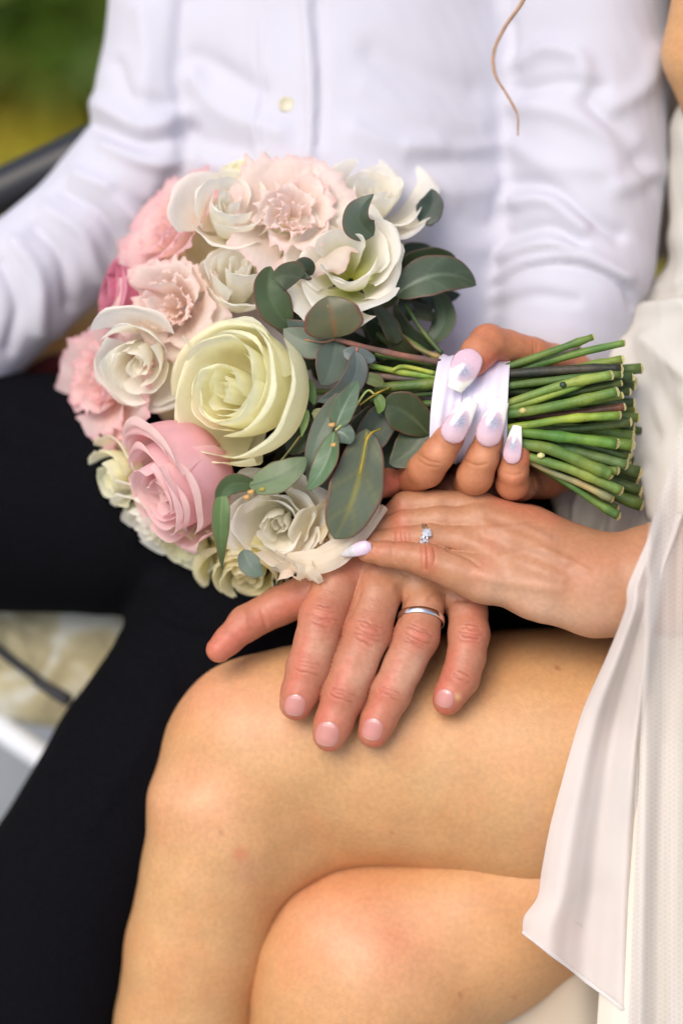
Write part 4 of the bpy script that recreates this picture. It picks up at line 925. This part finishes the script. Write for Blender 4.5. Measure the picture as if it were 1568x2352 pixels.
# ---- stems right of the ribbon
RS = [
 ([(1100, 868, -20, 8), (1170, 841, -14, 8), (1270, 806, -10, 8), (1360, 774, -8, 7)], G2, None),
 ([(1100, 880, -40, 8), (1231, 838, -28, 8), (1340, 808, -22, 8), (1431, 788, -20, 7)], G2, None),
 ([(1100, 885, -60, 8), (1240, 826, -46, 7), (1330, 800, -40, 6)], (140, 130, 120), 'grey peeling stem'),
 ([(1100, 872, 0, 10), (1164, 860, 4, 10), (1300, 850, 10, 10), (1424, 846, 12, 10)], DBR, 'dark brown woody stem'),
 ([(1120, 880, -30, 10), (1300, 850, -20, 10), (1426, 826, -14, 11)], G2, None),
 ([(1120, 880, -60, 12), (1320, 860, -60, 12), (1470, 846, -60, 13)], G3, None),
 ([(1100, 900, 20, 8), (1170, 886, 24, 8), (1320, 868, 24, 8), (1424, 860, 22, 8)], G2, None),
 ([(1100, 940, 30, 9), (1164, 926, 34, 9), (1292, 884, 40, 10), (1401, 862, 40, 12)], G1, None),
 ([(1110, 950, 26, 8), (1190, 932, 32, 10), (1300, 896, 34, 9), (1340, 880, 30, 8)], G4, None),
 ([(1110, 930, 10, 8), (1260, 912, 14, 8), (1424, 880, 10, 9)], G3, None),
 ([(1110, 955, 44, 10), (1170, 950, 50, 12), (1231, 941, 54, 12), (1330, 920, 54, 12), (1414, 900, 54, 13)], (104, 138, 54), None),
 ([(1110, 960, 20, 7), (1260, 940, 30, 7), (1426, 908, 36, 8)], G1, None),
 ([(1180, 960, 10, 8), (1330, 948, 14, 9), (1431, 934, 16, 10)], (112, 74, 58), 'reddish brown stem'),
 ([(1130, 985, 44, 7), (1200, 978, 50, 8), (1299, 962, 50, 8), (1421, 954, 48, 9)], (136, 160, 60), 'yellow green stem'),
 ([(1130, 980, 0, 8), (1299, 986, 10, 9), (1445, 972, 10, 9)], G3, None),
 ([(1130, 990, 40, 10), (1204, 994, 46, 11), (1310, 1006, 44, 12), (1414, 1020, 44, 13)], (92, 128, 50), None),
 ([(1130, 1000, 30, 10), (1201, 1020, 40, 12), (1265, 1032, 40, 13), (1353, 1070, 36, 13), (1401, 1090, 34, 13)], G2, None),
 ([(1130, 1010, 20, 9), (1214, 1048, 30, 10), (1326, 1083, 24, 12), (1424, 1127, 20, 12)], G1, None),
 ([(1130, 1000, 0, 9), (1290, 1030, 10, 11), (1436, 1068, 10, 12)], (84, 112, 66), None),
 ([(1130, 1010, 0, 7), (1248, 1076, 10, 7), (1330, 1110, 8, 8), (1404, 1146, 4, 9)], (150, 140, 104), 'pale peeling stem'),
 ([(1130, 1010, -20, 8), (1282, 1098, -4, 8), (1360, 1150, -6, 9), (1418, 1184, -8, 12)], G2, None),
 ([(1130, 1000, -30, 8), (1300, 1110, -30, 9), (1414, 1168, -30, 10)], G3, None),
 ([(1340, 1062, 26, 9), (1380, 1078, 30, 9), (1416, 1082, 30, 9)], G2, None),
]
for pts, c, lab in RS: stem(pts, c, True, label=lab)
for i, (ye, ze) in enumerate([(866, -40), (886, -90), (900, -30), (925, -60), (945, -110), (968, -30), (984, -80), (1004, -50), (1024, -20), (1050, -40), (1064, -90), (1086, -30), (1104, -70), (1126, -50), (1140, -100), (1160, -60), (880, -140), (930, -150), (990, -150), (1060, -150), (1110, -140), (960, -60), (1040, -100)]):
    xe = random.uniform(1440, 1472); y0 = 945 + (ye - 1000) * .42
    stem([(1110, y0, -60 + (ze + 60) * .6, 10), (1280, y0 + (ye - y0) * .5, -60 + (ze + 60) * .8, 11), (xe, ye, ze, random.uniform(10, 14))], random.choice([G2, G3, (78, 104, 58), G3]), True)
for c, col in [((1292, 884, 48, 9), (40, 60, 40)), ((1241, 1046, 44, 8), (206, 204, 140)), ((1200, 943, 64, 8), (190, 178, 110)), ((1340, 962, 56, 5), (110, 80, 60))]:
    V, F = tube([(c[0] - c[3], c[1] + 1, c[2] - 4, c[3] * .5), (c[0], c[1], c[2] - 2, c[3] * .9), (c[0] + c[3], c[1], c[2] - 4, c[3] * .5)], 10, 4); mesh_obj('stem_knot', W(V), F, M['stem'], bq, col=np.tile(lin(col), (len(V), 1)))

# ---- ribbon: overlapping satin turns round the stems
def ribbon_turn(x0, x1, tilt, rad, seed, nm='ribbon_turn'):
    r = np.random.default_rng(seed); n, m = 96, 22; V = np.zeros((n, m, 3))
    for i in range(n):
        th = 2 * math.pi * i / n
        for j in range(m):
            f = j / (m - 1); x = x0 + (x1 - x0) * f
            yc = 945 + (x - 1080) * .06 ; rr = rad * (1 + .0009 * abs(x - 1090)) + 1.8 * math.sin(f * 9 + seed + th * .6) + 1.2 * math.sin(f * 19 + th) + 4 * (abs(f - .5) * 2) ** 6 * -0.6
            u = x + tilt * math.cos(th) + 9 * math.sin(th) ** 2 * (-1) * (1 if x < 1080 else .4)
            V[i, j] = (u, yc - math.cos(th) * rr * 1.03, -58 + math.sin(th) * rr)
    V = V.reshape(-1, 3); i = np.arange(n * m).reshape(n, m); i2 = np.roll(i, -1, 0)
    F = np.stack([i[:, :-1], i2[:, :-1], i2[:, 1:], i[:, 1:]], -1).reshape(-1, 4)
    o = mesh_obj(nm, W(L(V)), F, M['ribbon'], rb)
    md = o.modifiers.new('thickness', 'SOLIDIFY'); md.thickness = .0006
rb = bpy.data.objects.new('ribbon', None); scn.collection.objects.link(rb); rb.parent = bq
ribbon_turn(998, 1110, 10, 110, 1); ribbon_turn(1040, 1140, -8, 113, 2); ribbon_turn(1078, 1168, 3, 116, 3); ribbon_turn(1000, 1066, 14, 113.5, 4)

# ------------------------------------------------------------------ bride's dress and veil
pD, qD = polyfield([
    [(1700, 900, -330, 300), (1520, 960, -380, 240), (1420, 1000, -400, 210)], [(1900, 1300, -300, 380), (1640, 1130, -300, 240), (1480, 1160, -330, 170), (1380, 1180, -330, 110)],
    [(2150, 1000, -250, 380), (2200, 1600, -320, 372)], [(1712, 330, -360, 180), (1668, 560, -360, 130), (1720, 800, -350, 180)], [(1420, 800, -420, 90), (1560, 740, -400, 110), (1800, 640, -300, 150)]], [], 10, k_core=50)
pD = relax(pD, qD, 2)
pD = sculpt(pD, qD, [([(1360, 820), (1450, 880), (1500, 1000)], 18, -14), ([(1300, 830), (1390, 900), (1440, 1040)], 20, 12), ([(1480, 780), (1568, 860)], 18, 14), ([(1300, 790), (1420, 730), (1568, 700)], 16, 23.8), ([(1340, 740), (1440, 690), (1568, 660)], 12, -20.4), ([(1450, 830), (1540, 950), (1560, 1080)], 30, -20.4), ([(1390, 1150), (1370, 1230)], 12, -27.2), ([(1420, 1140), (1410, 1230)], 12, 23.8),
    ([(1340, 1120), (1320, 1200)], 12, 23.8), ([(1460, 1120), (1450, 1220)], 12, -20.4), ([(1480, 1090), (1500, 1180)], 14, 20.4), ([(1300, 1140), (1290, 1200)], 10, -20.4)], -.3)
nD = normals(pD, qD); pD = pD + nD * wob(pD, .02, 5, 9)[:, None]
mesh_obj('dress', W(pD), qD, M['lapdress'], bride, label='ivory dress gathered in her lap')

le = {930: 1574, 1050: 1548, 1120: 1524, 1200: 1494, 1245: 1484, 1300: 1460, 1350: 1440, 1400: 1435, 1470: 1411, 1540: 1376, 1620: 1342, 1700: 1316, 1790: 1291, 1900: 1262, 2000: 1243, 2060: 1233, 2105: 1203, 2140: 1199}
vs = sorted(le); 
def lex(v): return float(np.interp(v, vs, [le[k] for k in vs]))
# underskirt: cream lining behind the tulle at the right
rows = []
for v in (1230, 1400, 1600, 1800, 2000, 2200, 2420):
    x0 = np.interp(v, [1230, 1400, 2420], [1545, 1500, 1425])
    rows.append([(x0 - 60, v, 20), (x0 - 20, v, 64), (x0 + 20, v, 84), (x0 + 55, v, 62), (x0 + 90, v, 86), (x0 + 130, v, 62), (x0 + 190, v, 70), (x0 + 290, v, 84), (x0 + 420, v, 60), (x0 + 600, v, 40), (2350, v, -60)])
sheet_obj('skirt_lining', cloth(rows, 10, 8), M['under'], bride, .0006, label='cream lining under the tulle')
m_beige = mat('beige_layer', color=lin((206, 190, 168)) * .9, rough=.85, trans=.15)
rows = [[(1120, 2230, -330), (1250, 2230, -250), (1330, 2220, -210), (1450, 2210, -230), (1760, 2200, -200)], [(1080, 2300, -300), (1230, 2290, -250), (1330, 2290, -190), (1450, 2280, -230), (1760, 2280, -180)], [(1050, 2480, -320), (1190, 2480, -250), (1320, 2480, -190), (1450, 2480, -230), (1760, 2480, -180)]]
sheet_obj('skirt_layer', cloth(rows, 10, 10), m_beige, bride, .0006, label='beige skirt layer behind the chiffon hem')
# chiffon panel falling over the thigh
rows = []
for v in (1180, 1240, 1300, 1350, 1400, 1500, 1620, 1700, 1790, 1900, 2000, 2060, 2105, 2140):
    x0 = lex(v); x1 = np.interp(v, [1180, 1300, 1500, 1700, 2140], [1570, 1530, 1492, 1470, 1446])
    zb = np.interp(v, [1180, 1400, 1480, 1580, 1700, 2000, 2140], [196, 186, 150, 90, 68, 56, 40])
    wv = [0, 18, 34, 8, -12, 10, 30, 0]
    row = []
    for j, f in enumerate((0, .1, .26, .42, .58, .76, .92, 1)):
        row.append((x0 + (x1 - x0) * f, v + (0 if v < 2100 else f * (95 if v < 2120 else 190)), zb + wv[j] * (.5 + (v - 1180) / 1200) + 6 * math.sin(v * .012 + j)))
    rows.append(row)
CH = cloth(rows, 8, 8)
ch = sheet_obj('chiffon_panel', CH, M['chiffon'], bride, .0003, label='sheer white chiffon panel over her thigh')
CI = CH.copy(); nr_ = CI.shape[0]
for k_ in range(nr_):
    f_ = k_ / (nr_ - 1); pull = max(0, f_ - .55) / .45
    CI[k_, :, 1] -= 78 * pull; CI[k_, :, 0] += 46 * pull + 3; CI[k_, :, 2] -= 8 + 26 * pull
sheet_obj('chiffon_lining', CI, M['chiffon'], bride, .0002, label='second chiffon layer, shorter than the outer one')
hem = CH[-1]; V, F = tube([(p[0], p[1], p[2], 0) for p in hem[::6]], 4, 2)
hp = hem[::4]; hv = []
for k in range(len(hp)):
    T = hp[min(k + 1, len(hp) - 1)] - hp[max(k - 1, 0)]; T = T / np.linalg.norm(T); nn = np.array([-T[1], T[0], 0])
    wv_ = 8 + 1.2 * math.sin(k * 1.7); lift = 3 + 1.4 * math.sin(k * 1.1)
    for s, z in ((-1, 0), (-.4, lift), (.4, lift), (1, 0)): hv.append(hp[k] + nn * s * wv_ * .6 + np.array([0, 0, z + 3]))
m_hem = mat('rolled_hem', color=(0.80, 0.77, 0.75), rough=.8, trans=.3, alpha=.9)
mesh_obj('hem', W(L(np.array(hv))), grid_faces(len(hp), 4), m_hem, ch)
# tulle veil: hexagonal net as real thread over a thin film
def vz(u, v):
    e = np.interp(v, vs, [le[k] for k in vs])
    return np.interp(v, [1150, 1450, 1700], [222, 214, 150]) + 30 * np.sin((u - 1500) * .06 + v * .0016) + 12 * np.sin((u - 1480) * .11 + v * .001) - np.clip((v - 1500) / 900, 0, 1) * 30 - np.clip(e + 14 - u, 0, 60) * .5
def tl_left(v): return float(np.interp(v, [900, 1050, 1200, 1300, 1340, 1500, 1700, 2000, 2400], [1580, 1548, 1494, 1480, 1486, 1478, 1470, 1456, 1440]))
def net(a, y0, y1, x1):
    V = []; F = []; idx = {}; hh = a * math.sqrt(3)
    def node(x, y):
        k = (round(x, 1), round(y, 1)); return k
    edges = set(); rr = 0; y = y0
    col = 0; x = 1400
    while x < x1:
        y = y0 + (hh / 2 if col % 2 else 0)
        while y < y1:
            if x > tl_left(y) - 2:
                c = [(x + a * math.cos(R_(60 * k)), y + a * math.sin(R_(60 * k)) * 1.0) for k in range(6)]
                for k in range(6):
                    p, q = node(*c[k]), node(*c[(k + 1) % 6]); edges.add((min(p, q), max(p, q)))
            y += hh
        x += a * 1.5; col += 1
    w = 0.26
    P = np.array([[e[0][0], e[0][1], e[1][0], e[1][1]] for e in edges]); d = P[:, 2:] - P[:, :2]; d = d / np.linalg.norm(d, axis=1, keepdims=True); nn = np.stack([-d[:, 1], d[:, 0]], 1) * w
    q = np.stack([P[:, :2] + nn, P[:, :2] - nn, P[:, 2:] - nn, P[:, 2:] + nn], 1).reshape(-1, 2)
    z = vz(q[:, 0], q[:, 1]) + 0.6
    return np.column_stack([q, z]), np.arange(len(q)).reshape(-1, 4)
tv, tf = net(7.0, 905, 2400, 1800)
veil_film = []
for v in np.linspace(900, 2420, 60):
    x0 = tl_left(v); us = np.linspace(x0, 2050, 90); veil_film.append(np.stack([us, np.full(90, v), vz(us, np.full(90, v))], 1))
vf = sheet_obj('tulle_veil', np.array(veil_film), M['film'], bride, label='white tulle veil falling at the right')
mesh_obj('tulle_net', W(L(tv)), tf, M['tulle'], vf, kind='stuff', smooth=False)
# narrow white edging loop at her wrist
# a loose curl of hair
def lock(pts, nm=16):
    allV = []; allF = []; off = 0
    for k in range(nm):
        a = k * 2.4; o = 6.0 * math.sqrt(k / nm)
        cut = len(pts) - (k % 3 == 0) - (k % 5 == 0)
        pp = [(p[0] + o * math.cos(a + i * .5) * (1 - .6 * i / len(pts)), p[1], p[2] + o * math.sin(a + i * .5), max(.5, p[3] * .36)) for i, p in enumerate(pts[:cut])]
        V, F = tube(pp, 5, 10); allV.append(V); allF += [tuple(i + off for i in f) for f in F]; off += len(V)
    return np.vstack(allV), allF
V, F = lock([(1300, -700, 160, 5), (1260, -400, 60, 4.6), (1230, -120, -60, 4), (1205, -10, -100, 3.8), (1160, 60, -140, 3.4), (1133, 120, -150, 3), (1136, 170, -150, 2.6), (1162, 215, -150, 2), (1186, 260, -150, 1.4), (1188, 312, -150, .7)])
mesh_obj('hair_lock', W(V), F, M['hair'], bride, label='loose brown curl of hair')

# ------------------------------------------------------------------ seat, armrest and surroundings
m_black = mat('black_padding', color=(.012, .012, .014), rough=.45, bump=.1, bscale=90)
m_tan = mat('tan_leather', color=lin((236, 190, 116)) * .9, rough=.5, noise=.06, nscale=20)
m_red = mat('burgundy_cloth', color=lin((96, 14, 18)), rough=.7)
m_grey = mat('grey_floor', color=lin((165, 166, 164)), rough=.7, noise=.06, nscale=12)
m_white = mat('white_paint', color=(.8, .82, .85), rough=.35)
m_fab = mat('floral_fabric', color=lin((214, 200, 165)), rough=.9)
t = m_fab.node_tree; N = t.nodes
vn = N.new('ShaderNodeTexNoise'); vn.inputs['Scale'].default_value = 26; vn.inputs['Distortion'].default_value = 2.2; vn.inputs['Detail'].default_value = 2
tcn = N.new('ShaderNodeTexCoord'); t.links.new(tcn.outputs['Object'], vn.inputs['Vector'])
cr = N.new('ShaderNodeValToRGB'); e = cr.color_ramp.elements; e[0].position = .34; e[0].color = (*lin((172, 158, 122)), 1); e[1].position = .64; e[1].color = (*lin((226, 220, 200)), 1)
x = e.new(.5); x.color = (*lin((204, 190, 148)), 1); t.links.new(vn.outputs['Fac'], cr.inputs[0]); t.links.new(cr.outputs[0], N['Principled BSDF'].inputs['Base Color'])
arm = thing('bench', (-200, 900, -700), 'bench with a round black padded armrest and tan seat behind the couple', 'bench')
V, F = tube([(-420, 640, -620, 58), (-60, 470, -620, 58), (120, 384, -620, 58), (330, 285, -620, 56), (380, 270, -640, 40)], 20, 8); mesh_obj('armrest', W(V), F, m_black, arm)
pC, qC = polyfield([[(-200, 1010, -900, 120), (150, 850, -850, 150), (420, 800, -850, 190), (900, 900, -850, 200)], [(200, 960, -900, 160), (700, 1000, -900, 200)]], [], 16, k_core=60)
mesh_obj('seat', W(relax(pC, qC, 2)), qC, m_tan, arm)
V, F = tube([(60, 870, -640, 26), (130, 838, -640, 30), (190, 845, -640, 20)], 12, 6); mesh_obj('seat_piping', W(V), F, m_red, arm)
# patterned cushion on the lower step, strap, white rail
pC, qC = polyfield([[(-300, 1440, -800, 130), (0, 1450, -800, 130), (300, 1480, -800, 120)], [(-100, 1560, -820, 90), (220, 1570, -820, 100)], [(40, 1500, -810, 110), (240, 1600, -830, 70)]], [], 14, k_core=80)
pC = relax(pC, qC, 2)
pC = sculpt(pC, qC, [([(120, 1480), (200, 1560), (240, 1640)], 12, -10), ([(40, 1440), (60, 1520)], 14, 8)], -.2)
mesh_obj('cushion', W(pC), qC, m_fab, label='patterned beige cushion below the trouser leg at left', cat='cushion')
V, F = tube([(-120, 1400, -560, 13), (0, 1494, -560, 13), (60, 1540, -560, 12), (108, 1576, -560, 12)], 10, 8)
st = thing('strap', (0, 1494, -560), 'thin black strap lying in front of the patterned cushion', 'strap'); mesh_obj('band', W(V), F, m_black, st)
V, F = tube([(80, 1562, -552, 13), (150, 1604, -552, 17), (164, 1612, -552, 12)], 10, 8); mesh_obj('buckle', W(V), F, m_black, st)
V, F = tube([(-400, 1400, -760, 34), (0, 1672, -760, 34), (120, 1754, -760, 34), (500, 2010, -760, 34)], 16, 8); mesh_obj('rail', W(V), F, m_white, label='white round rail crossing the grey floor at left', cat='rail')

# ground, floor, planting (world coordinates)
def plane(name, x0, x1, y0, y1, z, m, kind='structure', nx=2, ny=2, bumpf=None):
    xs = np.linspace(x0, x1, nx); ys = np.linspace(y0, y1, ny); V = np.array([(x, y, z + (bumpf(x, y) if bumpf else 0)) for y in ys for x in xs])
    return mesh_obj(name, V, grid_faces(ny, nx, True), m, kind=kind)
m_gr = mat('grass_ground', color=(0.10, 0.12, 0.02), rough=.95)
t = m_gr.node_tree; N = t.nodes; vn = N.new('ShaderNodeTexNoise'); vn.inputs['Scale'].default_value = 2.2; vn.inputs['Detail'].default_value = 6
tcn = N.new('ShaderNodeTexCoord'); t.links.new(tcn.outputs['Object'], vn.inputs['Vector'])
cr = N.new('ShaderNodeValToRGB'); e = cr.color_ramp.elements; e[0].position = .35; e[0].color = (*lin((112, 118, 28)), 1); e[1].position = .65; e[1].color = (*lin((190, 168, 50)), 1)
t.links.new(vn.outputs['Fac'], cr.inputs[0]); t.links.new(cr.outputs[0], N['Principled BSDF'].inputs['Base Color'])
plane('ground', -150, 150, -150, 150, 0, m_gr)
plane('carriage_floor', -1.2, 1.2, -.5, 1.15, .22, m_grey)
m_lf = mat('shrub_leaves', attr=True, rough=.6, trans=.2)
def shrub(at, rad, h, n, pal, label, seed):
    r = np.random.default_rng(seed); sh = bpy.data.objects.new('shrub', None); scn.collection.objects.link(sh); sh.location = at; setp(sh, label, 'shrub')
    V = []; C = []
    for i in range(n):
        d = unit(r.normal(size=3)); q = r.uniform(.35, 1) ** .5; c = np.array([d[0] * rad * q, d[1] * rad * .7 * q, h * .5 + d[2] * h * .5 * q]) + at
        a = unit(r.normal(size=3)); b = unit(np.cross(a, r.normal(size=3))); s = r.uniform(.02, .045)
        V += [c - a * s, c + b * s * .5, c + a * s, c - b * s * .5]; cc = lin(pal[int(r.integers(len(pal)))]) * r.uniform(1.0, 1.7); C += [cc] * 4
    mesh_obj('foliage', np.array(V), np.arange(len(V)).reshape(-1, 4), m_lf, sh, col=np.clip(np.array(C), 0, 1), kind='stuff')
    for k in range(4):
        a = r.uniform(0, 6.28); P = [(at[0], at[1], 0, .014), (at[0] + .1 * math.cos(a), at[1] + .1 * math.sin(a), h * .4, .01), (at[0] + rad * .5 * math.cos(a), at[1] + rad * .5 * math.sin(a), h * .8, .005)]
        V2, F2 = tube(P, 6, 4, local=True); mesh_obj('branch', V2, F2, mat('bark' + str(seed) + str(k), color=(.08, .055, .03), rough=.9), sh)
shrub((-.50, 2.36, 0), .26, .5, 2600, [(112, 112, 50), (136, 108, 70), (150, 112, 80), (84, 90, 38), (60, 68, 30)], 'brownish green shrub at the far upper left', 1)
shrub((-.26, 2.33, 0), .20, .38, 2200, [(96, 124, 44), (80, 106, 36), (112, 126, 50), (60, 80, 30)], 'green shrub next to the man\'s white sleeve', 2)
shrub((-.4, 2.95, 0), .6, .6, 2200, [(100, 84, 50), (120, 96, 60), (60, 70, 28)], 'low brown shrub behind the two green ones', 3)
pK = np.array([(.02, 1.35, .40), (.70, 1.35, .40), (.70, 1.62, 1.05), (.02, 1.62, 1.05), (.02, 1.39, .40), (.70, 1.39, .40), (.70, 1.66, 1.05), (.02, 1.66, 1.05)])
mesh_obj('backrest', pK, [(0, 1, 2, 3), (7, 6, 5, 4), (0, 4, 5, 1), (1, 5, 6, 2), (2, 6, 7, 3), (3, 7, 4, 0)], mat('dark_brown_wood', color=(.07, .045, .03), rough=.6, noise=.2, nscale=30), arm, smooth=False)
bl = np.random.default_rng(4); n = 16000; gx = bl.uniform(-2.2, 2.2, n); gy = bl.uniform(1.5, 4.2, n); gh = bl.uniform(.03, .09, n); ga = bl.uniform(0, 6.28, n)
gv = np.stack([np.stack([gx - .004 * np.cos(ga), gy - .004 * np.sin(ga), np.full(n, 0.)], 1), np.stack([gx + .004 * np.cos(ga), gy + .004 * np.sin(ga), np.full(n, 0.)], 1), np.stack([gx + bl.uniform(-.03, .03, n), gy + bl.uniform(-.03, .03, n), gh], 1)], 1).reshape(-1, 3)
gc = np.repeat(np.clip(lin((170, 160, 48)) * bl.uniform(.6, 1.3, (n, 1)), 0, 1), 3, 0)
mesh_obj('grass', gv, np.arange(3 * n).reshape(-1, 3), m_lf, col=gc, kind='stuff', label='short yellow green grass behind the bench', cat='grass')

print('petals', sum(o.name.startswith('petal') for o in bpy.data.objects))
